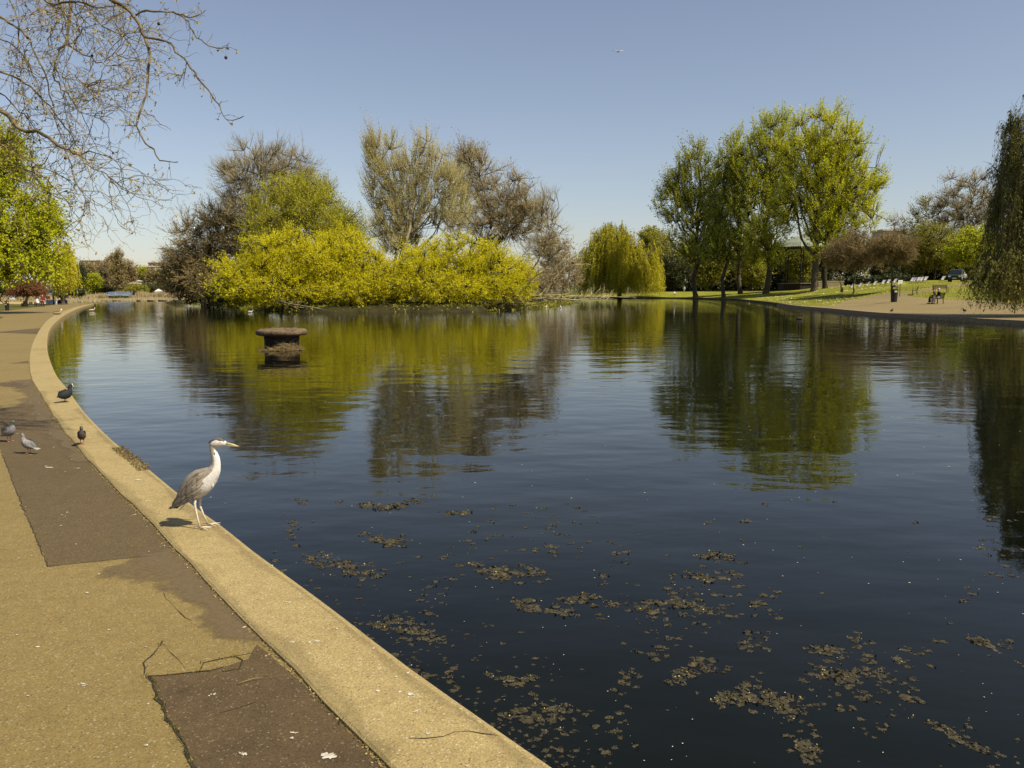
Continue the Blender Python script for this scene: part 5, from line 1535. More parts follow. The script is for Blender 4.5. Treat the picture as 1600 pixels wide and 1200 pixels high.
def person(loc, rz, label, top, bottom, hair=(.05, .035, .02), hgt=1.7, pose='stand', group=None, top_len=.0, skirt=False, lean=0.0, long_hair=False):
    r = empty('person', loc, label, 'person', group, rz)
    S = hgt / 1.7
    if pose == 'sit': pz, ph = .50, 0
    elif pose == 'ground': pz, ph = .14, 0
    else: pz, ph = .90, 0
    def sc(ch): return [tuple(x * S for x in p) if len(p) > 2 else p for p in ch]
    ln = lean
    chest = (0, ln * .30, pz + .36)
    neck = (0, ln * .45, pz + .56)
    head = (0, ln * .5 + .02, pz + .68)
    if pose == 'stand':
        legs = [[(.09, 0, pz - .06), (.10, .03, pz - .42), (.10, .10, .08)], [(-.09, 0, pz - .06), (-.10, .06, pz - .42), (-.10, -.12, .10)]]
        feet = [[(.10, .08, .05), (.10, .24, .035)], [(-.10, -.14, .07), (-.10, .02, .035)]]
        hands = [(.25, .16, pz + .04), (-.25, -.08, pz + .0)]
        elb = [(.26, -.02, pz + .24), (-.26, -.08, pz + .24)]
    elif pose == 'sit':
        legs = [[(.09, .05, pz + .02), (.10, .46, pz + .06), (.10, .50, .09)], [(-.09, .05, pz + .02), (-.10, .44, pz + .06), (-.10, .40, .09)]]
        feet = [[(.10, .50, .05), (.10, .67, .035)], [(-.10, .40, .05), (-.10, .57, .035)]]
        hands = [(.10, .38, pz + .18), (-.10, .36, pz + .17)]
        elb = [(.26, .10, pz + .20), (-.26, .10, pz + .20)]
    else:
        legs = [[(.09, .08, pz), (.14, .44, pz + .26), (.12, .62, .07)], [(-.09, .08, pz), (-.14, .48, pz + .18), (-.12, .72, .07)]]
        feet = [[(.12, .62, .06), (.12, .78, .06)], [(-.12, .72, .06), (-.12, .88, .06)]]
        hands = [(.16, .40, pz + .28), (-.28, -.18, .05)]
        elb = [(.28, .12, pz + .22), (-.30, -.10, pz + .24)]
    sh = [(.17, ln * .42, pz + .49), (-.17, ln * .42, pz + .49)]
    body = [[(0, 0, pz, .10), chest + (.10,), neck + (.055,), (0, neck[1] + .01, neck[2] + .05, .058), (0, head[1] + .012, head[2] - .02, .082, .09), (0, head[1], head[2] + .06, .088, .098), (0, head[1] - .01, head[2] + .13, .055)],
            [(0, 4), (0, head[1] + .105, head[2] + .005, .016)]]
    for q in range(2):
        body.append([(0, 1), sh[q] + (.05,), elb[q] + (.038,), hands[q] + (.03,), (hands[q][0] * .93, hands[q][1] + .08, hands[q][2] - .02, .026), (hands[q][0] * .9, hands[q][1] + .14, hands[q][2] - .05, .014)])
        body.append([(0, 0), legs[q][0] + (.06,), legs[q][1] + (.045,), legs[q][2] + (.035,)])
    skin('body', [sc(c) for c in body], M['skin'], r, 1)
    jac = [[(0, 0, pz + .02 - top_len, .155, .12), (0, chest[1] * .5, pz + .18, .15, .115), chest + (.165, .125), (0, neck[1] - .01, neck[2] - .05, .09)]]
    for q in range(2):
        jac.append([(0, 2), sh[q] + (.075,), elb[q] + (.06,), tuple(np.array(hands[q]) * .93 + np.array(elb[q]) * .07) + (.05,)])
    skin('jacket', [sc(c) for c in jac], top, r, 1)
    if skirt:
        tr = [[(0, .0, pz + .02, .16, .14), (0, .22, pz + .04, .19, .11), (0, .45, pz + .02, .19, .10), (0, .49, pz - .16, .20, .09)]] if pose == 'sit' else [[(0, 0, pz + .04, .14, .12), (0, 0, pz - .2, .18, .15), (0, 0, pz - .42, .21, .18)]]
        skin('skirt', [sc(c) for c in tr], bottom, r, 1)
    else:
        tr = [[(0, 0, pz + .05, .14, .115)]]
        tr[0].append((0, .02 if pose != 'stand' else 0, pz - .0, .135, .115))
        for q in range(2):
            tr.append([(0, 1), legs[q][0] + (.095,), legs[q][1] + (.072,), legs[q][2] + (.06,)])
        skin('trousers', [sc(c) for c in tr], bottom, r, 1)
    for q in range(2):
        skin('shoe', [sc([feet[q][0] + (.05,), feet[q][1] + (.04, .03)])], M['iron'], r, 1)
    hr = [[(0, head[1] - .045, head[2] - (.10 if long_hair else .0), .07, .06), (0, head[1] - .035, head[2] + .06, .10, .092), (0, head[1] - .005, head[2] + .12, .085, .092), (0, head[1] + .035, head[2] + .135, .05)]]
    skin('hair', [sc(c) for c in hr], C_('hair', hair, .7, var=.1), r, 1)
    return r
cl_dark = cloth('dark_cloth', (.02, .017, .018))
cl_black = cloth('black_cloth', (.010, .009, .010))
cl_white = cloth('white_cloth', (.66, .64, .62))
cl_red = cloth('red_cloth', (.26, .02, .035))
cl_plum = cloth('dark_red_cloth', (.06, .012, .018))
cl_navy = cloth('navy_cloth', (.015, .02, .045))
cl_beige = cloth('pale_grey_cloth', (.42, .38, .33))
cl_blue = cloth('pale_blue_cloth', (.28, .35, .5))
cl_brown = cloth('brown_cloth', (.07, .045, .025))
BZ = R(80)
b_ = bc + Vector((.45, .25, 0))
ax = Vector((math.cos(BZ), math.sin(BZ), 0)); fwd = Vector((-math.sin(BZ), math.cos(BZ), 0))
person(b_ - ax * .32 + fwd * -.06, BZ, 'white haired person in a dark jacket, nearer of the couple on the bench', cl_black, cl_beige, (.62, .58, .52), 1.62, 'sit', lean=.15)
person(b_ + ax * .34 + fwd * .02, BZ - R(14), 'brown haired person leaning forward in brown clothes, farther of the couple on the bench', cl_brown, cl_dark, (.10, .055, .03), 1.66, 'sit', lean=.35)
person(Vector((*g2(67.5, 480.3), 0)), R(190), 'person in a red top and dark trousers walking along the path at the left', cl_red, cl_plum, (.25, .15, .08), 1.62)
person(on(83, 135), R(120), 'person in dark clothes standing beside the pale parasol on the left', cl_navy, cl_dark, (.2, .15, .1), 1.65)
person(on(101, 140), R(40), 'person in navy standing at the far end of the left path, rightmost of the group', cl_navy, cl_navy, (.5, .42, .35), 1.7)
person(on(62.5, 122), R(210), 'person in a pale blue top bending beside the white bundle on the left path', cl_blue, cl_navy, (.1, .07, .04), 1.5, lean=.2)
person(on(87, 128), R(170), 'small figure in a pale grey top and white trousers near the parasol', cl_beige, cl_white, (.3, .2, .1), 1.2)
person(on(74, 132), R(200), 'person in a dark red coat seen behind the walking one in the red top', cl_plum, cl_brown, (.35, .25, .2), 1.6)
person(on(1069, 214), R(150), 'pale shirted person standing in the shade between the golden willow and the poplars', cl_white, cl_beige, (.2, .15, .1), 1.7)
person(on(1505.5, 112), R(150), 'person in a white top and black trousers beside the green car', cl_white, cl_black, (.06, .04, .03), 1.75)
person(on(1054, 205), R(200), 'pale figure sitting on the lawn right of the golden willow', cl_white, cl_beige, (.2, .15, .1), 1.7, 'ground')
# white bundle: a pushchair by the group
pc = on(58, 122)
pr = empty('pushchair', pc, 'white hooded pushchair on the left path beside the reddish brown tree', 'pushchair', rz=R(200))
MB().tube([(0, -.25, .55), (0, 0, .5), (0, .3, .62)], [.22, .27, .2], 12).build('seat', cl_white, pr)
MB().lathe([(.30, .6), (.33, .78), (.24, .98), (.02, 1.06)], (0, -.1, 0), 14).build('hood', cl_white, pr)
for x, y in ((-.24, -.3), (.24, -.3), (-.2, .35), (.2, .35)):
    mb = MB()
    mb.tube([(x - .02, y, .13), (x + .02, y, .13)], .13, 12)
    mb.build('wheel', M['iron'], pr)
MB().bar((-.24, -.3, .13), (-.22, .1, .55), .03).bar((.24, -.3, .13), (.22, .1, .55), .03).bar((-.2, .35, .13), (-.22, -.3, .9), .03).bar((.2, .35, .13), (.22, -.3, .9), .03).bar((-.22, -.3, .9), (.22, -.3, .9), .03).build('frame', M['iron'], pr)
# parasol with two dark tables below
ps = on(81.5, 137)
pr = empty('parasol', ps, 'pale blue grey parasol open at the far end of the left path', 'parasol')
MB().tube([(0, 0, -.1), (0, 0, 2.5)], .03, 8).build('pole', M['iron'], pr)
MB().lathe([(1.35, 1.95), (1.0, 2.2), (.5, 2.42), (.02, 2.52)], (0, 0, 0), 8).lathe([(1.35, 1.95), (1.35, 1.8)], (0, 0, 0), 8).build('canopy', C_('faded_canvas', (.36, .38, .38), .9, var=.1), pr)
for px, lab in ((80, 'pale blue topped table under the parasol on the left'), (95, 'dark navy covered table right of the parasol')):
    t_ = on(px, 136)
    q = empty('table', t_, lab, 'table', 'tables at the end of the left path')
    MB().box((0, 0, .74), (1.7, .8, .05)).build('table_top', cl_blue, q)
    MB().box((0, 0, .42), (1.6, .7, .58)).build('cover', cl_blue if px == 80 else cl_navy, q)
    for x in (-.75, .75):
        for y in (-.33, .33): MB().box((x, y, .04), (.05, .05, .24)).build('leg', M['iron'], q)
# bollards on the left path edge
for i, (px, py) in enumerate(((36.5, 479.2), (48, 476.3), (56.5, 477))):
    v = up_(px, py)
    o = MB().tube([(0, 0, -.1), (0, 0, .42), (0, 0, .5)], [.28, .28, .2], 12).build('bollard', M['wood'], loc=(v[0], v[1], H(*v)))
    tag(o, ['squat dark stump at the path edge, nearest of the three by the reddish brown tree', 'squat dark stump at the path edge, leftmost trunk side of the reddish brown tree', 'squat dark stump at the path edge just left of the white pushchair'][i], 'stump', 'dark stumps along the left path edge')

# --- deckchairs
def deckchair(loc, rz, label):
    r = empty('deckchair', loc, label, 'deckchair', 'deckchairs on the far lawn', rz)
    mb = MB()
    for x in (-.28, .28):
        mb.bar((x, .50, .0), (x, -.42, 1.0), .035).bar((x * .9, -.50, .0), (x * .9, .42, .42), .035)
    mb.bar((-.28, -.42, 1.0), (.28, -.42, 1.0), .035).bar((-.28, .44, .42), (.28, .44, .42), .035).bar((-.28, .5, .03), (.28, .5, .03), .03)
    mb.build('frame', M['wood'], r)
    n = 8
    V = []
    for i in range(n + 1):
        t = i / n
        y = -.42 + .86 * t
        z = 1.0 * (1 - t) + .42 * t - .28 * math.sin(math.pi * t) * (.6 + .6 * t)
        for x, dz in ((-.26, 0), (.26, 0)): V += [(x, y, z + .006), (x, y, z - .006)]
    q = [(4 * i, 4 * i + 2, 4 * i + 6, 4 * i + 4) for i in range(n)] + [(4 * i + 1, 4 * i + 5, 4 * i + 7, 4 * i + 3) for i in range(n)]
    MB().add(V, quads=q).build('canvas_seat', M['canvas'], r)
    return r
ref = ['between the two bronze trees, half behind the paler stem', 'first right of the pale bronze tree stem', 'second right of the pale bronze tree stem', 'third right of the pale bronze tree stem, tilted most', 'two places left of the litter bin', 'just left of the litter bin', 'just behind the litter bin']
for (px, d), lab in zip(((1331, 130), (1343, 129), (1355, 129), (1366, 128), (1379, 128), (1387, 128), (1397, 127)), ref):
    deckchair(on(px, d), R(RNG.uniform(100, 128)), 'pale deckchair ' + lab)
ref = ['leftmost of the cluster right of the litter bin', 'second in the cluster right of the litter bin', 'third in the cluster right of the litter bin', 'fourth in the cluster right of the litter bin', 'low one at the right end of the cluster', 'alone close to the green car']
for (px, d), lab in zip(((1424, 128), (1428, 129), (1434, 128), (1438.5, 128), (1445, 126), (1472, 126)), ref):
    deckchair(on(px, d), R(RNG.uniform(100, 128)), 'pale canvas deckchair, ' + lab)
# small notice board
v = on(1406, 92)
q = empty('notice_board', v, 'small pale notice board on a thin post just right of the litter bin', 'sign')
MB().bar((0, 0, -.1), (0, 0, 1.75), .05).build('post', M['iron'], q)
MB().box((0, -.04, 1.62), (.48, .03, .36)).build('panel', M['canvas'], q)
MB().box((0, -.058, 1.62), (.38, .008, .03)).build('edge_strip', M['iron'], q)

# --- the green car, facing us a little to the left
def car():
    r = empty('parked_car', on(1493, 122), 'dark green off-road car with roof bars, parked facing the pond', 'car', rz=R(146))
    paint = C_('dark_green_paint', (.018, .03, .024), .25, .6, var=.05)
    mb = MB()
    prof = [(-2.15, .38), (-2.2, .75), (-2.12, 1.02), (-1.95, 1.08), (-1.75, 1.72), (-1.55, 1.80), (.30, 1.80), (.55, 1.72), (1.12, 1.12), (2.0, 1.02), (2.18, .85), (2.2, .45), (2.1, .36)]
    # stations across the width, narrowing towards the roof; local forward is +Y
    W_ = lambda z, s: s * (.90 - max(0, z - 1.0) * .16)
    V = []
    for s_ in (-1, -.96, .96, 1):
        for y, z in prof:
            k = 1 if abs(s_) < 1 else 0
            V.append((W_(z, s_ * (.985 if k else 1)), y * (1 if k else .985), z + (.0 if not k else .015)))
    n = len(prof)
    q = [(a * n + i, a * n + (i + 1) % n, (a + 1) * n + (i + 1) % n, (a + 1) * n + i) for a in range(3) for i in range(n)]
    mb.add(V, quads=q, smooth=False)
    for a in (0, 3):
        c = len(V)
        mb.add([V[a * n + i] for i in range(n)] + [(V[a * n][0], 0, .8)], tris=[(n, i, (i + 1) % n) if a else (n, (i + 1) % n, i) for i in range(n)])
    mb.build('body', paint, r)
    def quad(name, pts, mat): return MB().add(pts, quads=[(0, 1, 2, 3)]).build(name, mat, r)
    def windscreen(name, y0, z0, y1, z1, off):
        a, b = W_(z0, .84), W_(z1, .86)
        nrm = Vector((0, z1 - z0, -(y1 - y0))).normalized() * off
        MB().add([(-a, y0, z0), (a, y0, z0), (b, y1, z1), (-b, y1, z1), (-a, y0 + nrm.y, z0 + nrm.z), (a, y0 + nrm.y, z0 + nrm.z), (b, y1 + nrm.y, z1 + nrm.z), (-b, y1 + nrm.y, z1 + nrm.z)],
                 quads=[(4, 5, 6, 7), (0, 1, 5, 4), (1, 2, 6, 5), (2, 3, 7, 6), (3, 0, 4, 7)]).build(name, M['glass'], r)
    windscreen('windscreen', 1.08, 1.18, .60, 1.70, .03)
    windscreen('rear_window', -1.92, 1.16, -1.76, 1.66, -.03)
    for sx in (-1, 1):
        for (ya, yb, yc, yd) in ((.12, .95, .42, .12), (-.82, .05, .05, -.82), (-1.72, -.9, -.9, -1.62)):
            xa, xb = sx * (W_(1.15, 1) + .012), sx * (W_(1.66, 1) + .012)
            MB().add([(xa, ya, 1.15), (xa, yb, 1.15), (xb, yc, 1.66), (xb, yd, 1.66)], quads=[(0, 1, 2, 3)]).build('side_window', M['glass'], r)
        MB().box((sx * .66, 2.17, .80), (.34, .08, .2)).build('headlight', M['white'], r)
        MB().box((sx * .78, -2.17, .85), (.16, .06, .3)).build('tail_light', cl_red, r)
        MB().box((sx * 1.02, .78, 1.18), (.2, .1, .16)).build('mirror', paint, r)
        MB().tube([(sx * .68, -1.4, 1.86), (sx * .68, .1, 1.86)], .03, 6).build('roof_bar', M['iron'], r)
        for y in (1.35, -1.32):
            w = bpy.data.objects.new('wheel', None); w.location = (sx * .80, y, .38); link(w, r)
            MB().tube([(-.12, 0, 0), (-.10, 0, 0), (.10, 0, 0), (.12, 0, 0)], [.34, .38, .38, .34], 20).build('tyre', M['iron'], w)
            MB().tube([(-.13, 0, 0), (.13, 0, 0)], .22, 12).build('rim', M['lead'], w)
    MB().box((0, 2.2, .78), (.86, .05, .2)).build('grille', M['iron'], r)
    MB().box((0, 2.18, .50), (1.78, .18, .2)).build('bumper', M['iron'], r)
    MB().box((0, 2.28, .52), (.52, .015, .11)).build('number_plate', M['white'], r)
car()

# --- bandstand
def bandstand():
    v = on(1252, 172)
    r = empty('bandstand', v, 'open bandstand with a low green grey roof on dark columns, behind the right-hand poplars', 'bandstand')
    s = 172 / F_PX
    rad = 4.7
    ang = [2 * math.pi * k / 8 + math.pi / 8 for k in range(8)]
    poly = [(rad * math.cos(a), rad * math.sin(a)) for a in ang]
    MB().prism(poly, -1, 1.25).build('base', M['rust'], r)
    MB().prism([(x * 1.04, y * 1.04) for x, y in poly], 1.25, 1.37).build('base_coping', M['stone'], r)
    for x, y in poly:
        MB().tube([(x * .9, y * .9, 1.3), (x * .9, y * .9, 8.2)], .14, 8).build('column', M['iron'], r)
    top = 8.2
    MB().prism([(x * 1.05, y * 1.05) for x, y in poly], top, top + .55).build('frieze', M['iron'], r)
    mb = MB()
    for (k0, z0, k1, z1) in ((1.22, top + .5, .95, top + 1.35), (.95, top + 1.35, .45, top + 2.2), (.45, top + 2.2, .04, top + 3.0)):
        V = [(x * k0, y * k0, z0) for x, y in poly] + [(x * k1, y * k1, z1) for x, y in poly]
        mb.add(V, quads=[(i, (i + 1) % 8, 8 + (i + 1) % 8, 8 + i) for i in range(8)])
    mb.build('roof', M['lead'], r)
    mb = MB()
    for i in range(8):
        a, b = Vector(poly[i] + (0,)) * 1.22, Vector(poly[(i + 1) % 8] + (0,)) * 1.22
        for k in range(9):
            p = a + (b - a) * (k / 9)
            q_ = a + (b - a) * ((k + .8) / 9)
            m_ = (p + q_) / 2
            mb.add([(p.x, p.y, top + .5), (q_.x, q_.y, top + .5), (m_.x, m_.y, top + .1)], tris=[(0, 2, 1)])
    ob = mb.build('valance', M['lead'], r); ob['kind'] = 'stuff'
    mb = MB()
    for i in range(8):
        a, b = Vector(poly[i] + (0,)) * .9, Vector(poly[(i + 1) % 8] + (0,)) * .9
        mb.bar(a + Vector((0, 0, 2.2)), b + Vector((0, 0, 2.2)), .06)
        for k in range(1, 12):
            p = a + (b - a) * (k / 12)
            mb.bar(p + Vector((0, 0, 1.35)), p + Vector((0, 0, 2.2)), .03)
    ob = mb.build('railing', M['iron'], r); ob['kind'] = 'stuff'
bandstand()
v = on(1297, 168)
mbx = empty('low_wall', v, 'low grey wall running from the bandstand behind the two right poplar trunks', 'wall')
MB().box((0, 0, .45), (5.2, .4, 1.3)).build('wall', M['stone'], mbx)
MB().box((0, 0, 1.14), (5.4, .55, .09)).build('coping', M['cream'], mbx)

# --- buildings
def block(loc, w, dp, h, label, wall, roof, floors, cols, rz=0.0, flat=True, name='building'):
    r = empty(name, loc, label, 'building', rz=rz)
    MB().box((0, 0, h / 2 - 1), (w, dp, h + 2)).build('wall', wall, r)
    if flat:
        MB().box((0, 0, h + .25), (w + .8, dp + .8, .5)).build('roof', roof, r)
    else:
        V = [(-w / 2 - .6, -dp / 2 - .6, h), (w / 2 + .6, -dp / 2 - .6, h), (w / 2 + .6, dp / 2 + .6, h), (-w / 2 - .6, dp / 2 + .6, h), (-w / 5, 0, h + w * .22), (w / 5, 0, h + w * .22)]
        MB().add(V, quads=[(0, 1, 5, 4), (2, 3, 4, 5), (3, 2, 1, 0)], tris=[(1, 2, 5), (3, 0, 4)]).build('roof', roof, r)
    first = None
    fw_, fh = w / cols, h / floors
    for i in range(floors):
        for j in range(cols):
            if first is None:
                first = MB().box((0, 0, 0), (fw_ * .5, .12, fh * .5)).build('window', M['glass'], r); o = first
            else:
                o = first.copy(); link(o, r)
            o.location = (-w / 2 + (j + .5) * fw_, -dp / 2 - .04, (i + .55) * fh)
    return r
def bld(px, py_top, d, w, dp, label, wall, roof, floors, cols, **k):
    b = on(px, d); t = P(px, py_top, d)
    return block(b, w, dp, t.z - b.z, label, wall, roof, floors, cols, **k)
bld(150, 408, 620, 14, 14, 'pale tower block far away behind the leafless trees on the left', M['pinkstone'], M['cream'], 9, 4)
bld(159, 409, 640, 9, 12, 'narrow pale tower block beside the other one, far behind the trees', M['pinkstone'], M['cream'], 9, 3)
bld(229, 417.5, 480, 17, 14, 'long building with a flat white roof showing above the far trees', M['cream'], M['white'], 4, 6)
bld(256, 411, 560, 14, 12, 'pale building half hidden behind the twigs of the island\'s left tree', M['pinkstone'], M['cream'], 6, 5)
bld(1386, 362, 262, 7.5, 8, 'pale stone building with a cornice behind the thin leafless tree', M['pinkstone'], M['cream'], 6, 3)
bld(1413, 374, 275, 12, 8, 'lower pale building to the right of the one with a cornice', M['pinkstone'], M['cream'], 5, 4)
# pavilion
v = on(211, 353)
block(v, 4.2, 3.0, 5.3, 'little cream pavilion with a pale pitched roof among the far shrubs', M['cream'], M['stone'], 1, 3, flat=False, name='pavilion')['category'] = 'pavilion'
v = on(218.5, 358)
block(v, 1.3, 1.3, 6.6, 'narrow white turret peeping out behind the pavilion roof', M['white'], M['white'], 3, 1, flat=False, name='turret')['category'] = 'turret'
v = on(248, 350)
r = empty('marquee', v, 'white tent on the far bank right of the bridge', 'tent')
MB().box((0, 0, 1.0), (2.3, 2.4, 2.4)).build('side_walls', M['white'], r)
MB().add([(-1.3, -1.3, 2.2), (1.3, -1.3, 2.2), (1.3, 1.3, 2.2), (-1.3, 1.3, 2.2), (0, 0, 3.3)], tris=[(0, 1, 4), (1, 2, 4), (2, 3, 4), (3, 0, 4)]).build('canopy', M['white'], r)
v = on(18.5, 255)
r = empty('marquee', v, 'small white tent on the dry grass at the left edge', 'tent')
MB().box((0, 0, .3), (1.2, .9, .8)).build('side_walls', M['white'], r)
MB().add([(-.7, -.5, .7), (.7, -.5, .7), (.7, .5, .7), (-.7, .5, .7), (0, 0, 1.15)], tris=[(0, 1, 4), (1, 2, 4), (2, 3, 4), (3, 0, 4)]).build('canopy', M['white'], r)

# --- footbridge over the far arm of the pond
v0, v1 = P(171, 462, 337), P(204, 462, 335)
r = empty('footbridge', (v0 + v1) / 2 * 1.0, 'pale blue footbridge with railings over the far water', 'bridge')
r.location.z = WATER
hw = (v1 - v0).length / 2
def arch(t): return 1.2 + .28 * (1 - t * t)
mb = MB()
for i in range(14):
    a, b = -1 + 2 * i / 14, -1 + 2 * (i + 1) / 14
    mb.bar((a * hw, 0, arch(a)), (b * hw, 0, arch(b)), 2.2, .34)
mb.build('deck', M['bluepaint'], r)
for y in (-1.05, 1.05):
    mb = MB()
    for i in range(14):
        a, b = -1 + 2 * i / 14, -1 + 2 * (i + 1) / 14
        for dz in (.7, 1.3): mb.bar((a * hw, y, arch(a) + dz), (b * hw, y, arch(b) + dz), .12)
        mb.bar((a * hw, y, arch(a)), (a * hw, y, arch(a) + 1.3), .12)
    mb.build('railing', M['bluepaint'], r)
for x in (-hw, hw):
    MB().box((x, 0, .2), (1.2, 2.6, 2.4)).build('abutment', M['stone'], r)
# reeds
rd = MB()
nn = np.array([tuple(p) for p in SHORE])
def shore_reeds(x0, x1, k, hh, dep, y_min):
    a = nn[(nn[:, 0] > x0) & (nn[:, 0] < x1) & (nn[:, 1] > y_min)]
    a = a[np.argsort(a[:, 0])]
    t = RNG.random(k) * (len(a) - 1); i = t.astype(int)
    q_ = a[i] + (a[i + 1] - a[i]) * (t - i)[:, None]
    q_ = q_ + np.c_[RNG.normal(size=k) * .8, RNG.random(k) * dep - .3]
    bx = r.location.x
    q_ = q_[abs(q_[:, 0] - bx) > hw + .3]
    k = len(q_)
    spikes(rd, np.c_[q_, np.full(k, WATER)], unit(k) * [.12, .12, .1] + [0, 0, 1], hh * RNG.uniform(.6, 1.15, k) * (.85 + .12 * np.sin(q_[:, 0] * .9) + .08 * np.sin(q_[:, 0] * 2.3)), .15 if hh > 1 else .08)
shore_reeds(-190, -158, 6500, 2.4, 5, 300)
shore_reeds(-158, -118, 6500, 3.0, 5, 300)
shore_reeds(-150, -100, 3500, .8, 3, 160)
FREED = tone_mat('dry_reed', [(0, (.28, .21, .09)), (.5, (.42, .33, .16)), (1, (.55, .45, .25))])
tag(rd.build('reeds', FREED), kind='stuff')
# boats moored on the far water
def boat(px, py, label, L_=2.6, rz=0.0):
    g = G(px, py, WATER)
    r = empty('rowing_boat', (g.x, g.y, WATER), label, 'boat', 'little boats on the far water', rz)
    k = 9
    V = []
    for i in range(k):
        t = -1 + 2 * i / (k - 1)
        w = .55 * (1 - max(0, t) ** 2.2) * (1 - .25 * max(0, -t) ** 3) + .01
        sh_ = .20 + .10 * t * t
        V += [(t * L_ / 2, -w, sh_), (t * L_ / 2, -w * .65, -.1), (t * L_ / 2, w * .65, -.1), (t * L_ / 2, w, sh_), (t * L_ / 2, w * .85, sh_ - .02), (t * L_ / 2, 0, .04), (t * L_ / 2, -w * .85, sh_ - .02)]
    q = [(7 * i + j, 7 * (i + 1) + j, 7 * (i + 1) + (j + 1) % 7, 7 * i + (j + 1) % 7) for i in range(k - 1) for j in range(7)]
    MB().add(V, quads=q, tris=[(0, 1, 2), (0, 2, 3)]).build('hull', M['wood'], r)
    for x in (-.5, .35): MB().box((x, 0, .17), (.22, .9, .04)).build('thwart', M['wood'], r)
for a in ((163, 470.3, 'dark little boat on the far water, leftmost, nearest the bridge\'s left end', 1.7), (183, 470.3, 'low pale-trimmed little boat on the far water just below the bridge', 2.2, .1), (217, 470.3, 'small dark boat on the far water right of the bridge', 1.0),
          (236, 470.3, 'long dark boat on the far water below the white tent', 1.7, -.1), (254, 470.3, 'dark boat on the far water nearest to the island', 2.0, .1)):
    boat(*a)

# ------------------------------------------------------------------ birds
def loft(mb, spine, n=14, mats=None, ripple=0.0):
    """closed body along a spine in the x-z plane: (x, z, half height, half width)"""
    P_ = [Vector((s[0], 0, s[1])) for s in spine]
    k = len(P_)
    V = []
    for i, s in enumerate(spine):
        t = (P_[min(i + 1, k - 1)] - P_[max(i - 1, 0)]).normalized()
        u = Vector((-t.z, 0, t.x))
        for j in range(n):
            a = 2 * math.pi * j / n
            rr = 1 + ripple * math.sin(i * 2.1 + j * 1.7)
            V.append(P_[i] + u * (math.cos(a) * s[2] * rr) + Vector((0, 1, 0)) * (math.sin(a) * s[3] * rr))
    for i in range(k - 1):
        for j in range(n):
            pass
    q = [(i * n + j, i * n + (j + 1) % n, (i + 1) * n + (j + 1) % n, (i + 1) * n + j) for i in range(k - 1) for j in range(n)]
    base = mb.n
    mb.v.append(np.array([tuple(v) for v in V])); mb.n += len(V)
    mm = np.array([mats(i, j, n) if mats else 0 for i in range(k - 1) for j in range(n)])
    mb.q.append((np.array(q) + base, mm, RNG.random(len(q)), np.full(len(q), True)))
    c = [tuple(P_[0]), tuple(P_[-1])]
    b2 = mb.n
    mb.v.append(np.array(c)); mb.n += 2
    ts = [(b2, base + (j + 1) % n, base + j) for j in range(n)] + [(b2 + 1, base + (k - 1) * n + j, base + (k - 1) * n + (j + 1) % n) for j in range(n)]
    mb.t.append((np.array(ts), np.full(len(ts), mm[0]), RNG.random(len(ts)), np.full(len(ts), True)))
    return mb
def interp_spine(sp, m):
    sp = np.array(sp, float)
    t = np.linspace(0, len(sp) - 1, m)
    out = []
    for tt in t:
        i = min(int(tt), len(sp) - 2); f = tt - i
        p0, p1, p2, p3 = sp[max(i - 1, 0)], sp[i], sp[i + 1], sp[min(i + 2, len(sp) - 1)]
        out.append(.5 * (2 * p1 + (p2 - p0) * f + (2 * p0 - 5 * p1 + 4 * p2 - p3) * f * f + (3 * p1 - p0 - 3 * p2 + p3) * f ** 3))
    return out
def feather(mb, a, b, w, nrm, mat=0, tone=.5, cup=.12):
    """one lens-shaped feather from a to b, lying along normal nrm"""
    a, b, nrm = Vector(a), Vector(b), Vector(nrm).normalized()
    d = b - a
    s = d.cross(nrm).normalized()
    V = []
    for t, k in ((0, .35), (.3, .9), (.65, 1.0), (.9, .6)):
        c = a + d * t + nrm * (w * cup * math.sin(math.pi * t))
        V += [c - s * w * k, c + nrm * w * .22, c + s * w * k]
    V.append(b)
    q, t_ = [], []
    for i in range(3):
        o = i * 3
        q += [(o, o + 3, o + 4, o + 1), (o + 1, o + 4, o + 5, o + 2)]
    t_ = [(9, 12, 10), (10, 12, 11)]
    mb.add([tuple(v) for v in V], quads=q, tris=t_, mat=mat, tone=tone, smooth=True)
def leg_(mb, pts, r, toes, tl):
    mb.tube(pts, r, 8)
    f = Vector(pts[-1])
    for a in toes:
        d = Vector((math.cos(a), math.sin(a), 0)) * tl * (.7 if abs(a) > 2 else 1)
        mb.tube([f + Vector((0, 0, r[-1] * .6)), f + d * .5 + Vector((0, 0, r[-1] * .75)), f + d + Vector((0, 0, r[-1] * .25))], [r[-1] * .75, r[-1] * .6, r[-1] * .25], 6)
M['h_grey'] = simple('heron_grey', (.20, .175, .135), (.30, .265, .205), scale=60, rough=.85, bump_d=.003)
M['h_white'] = simple('heron_white', (.55, .52, .47), (.72, .69, .64), scale=70, rough=.85, bump_d=.003)
M['h_neck'] = simple('heron_neck', (.30, .26, .20), (.45, .40, .32), scale=80, rough=.85, bump_d=.002)
M['h_dark'] = simple('heron_dark', (.05, .045, .04), (.13, .115, .095), scale=50, rough=.8)
M['h_leg'] = simple('heron_leg', (.44, .38, .28), (.62, .55, .43), scale=60, rough=.6)
M['h_bill'] = simple('heron_bill', (.45, .36, .18), (.62, .52, .28), scale=30, rough=.45)
M['h_eye'] = simple('bird_eye', (.65, .5, .05), rough=.1)
M['pupil'] = simple('pupil', (.003, .003, .003), rough=.05)
FH = tone_mat('heron_feather', [(0, (.09, .075, .055)), (.4, (.2, .168, .125)), (.75, (.32, .27, .20)), (1, (.46, .40, .31))], .85, 150, .002)
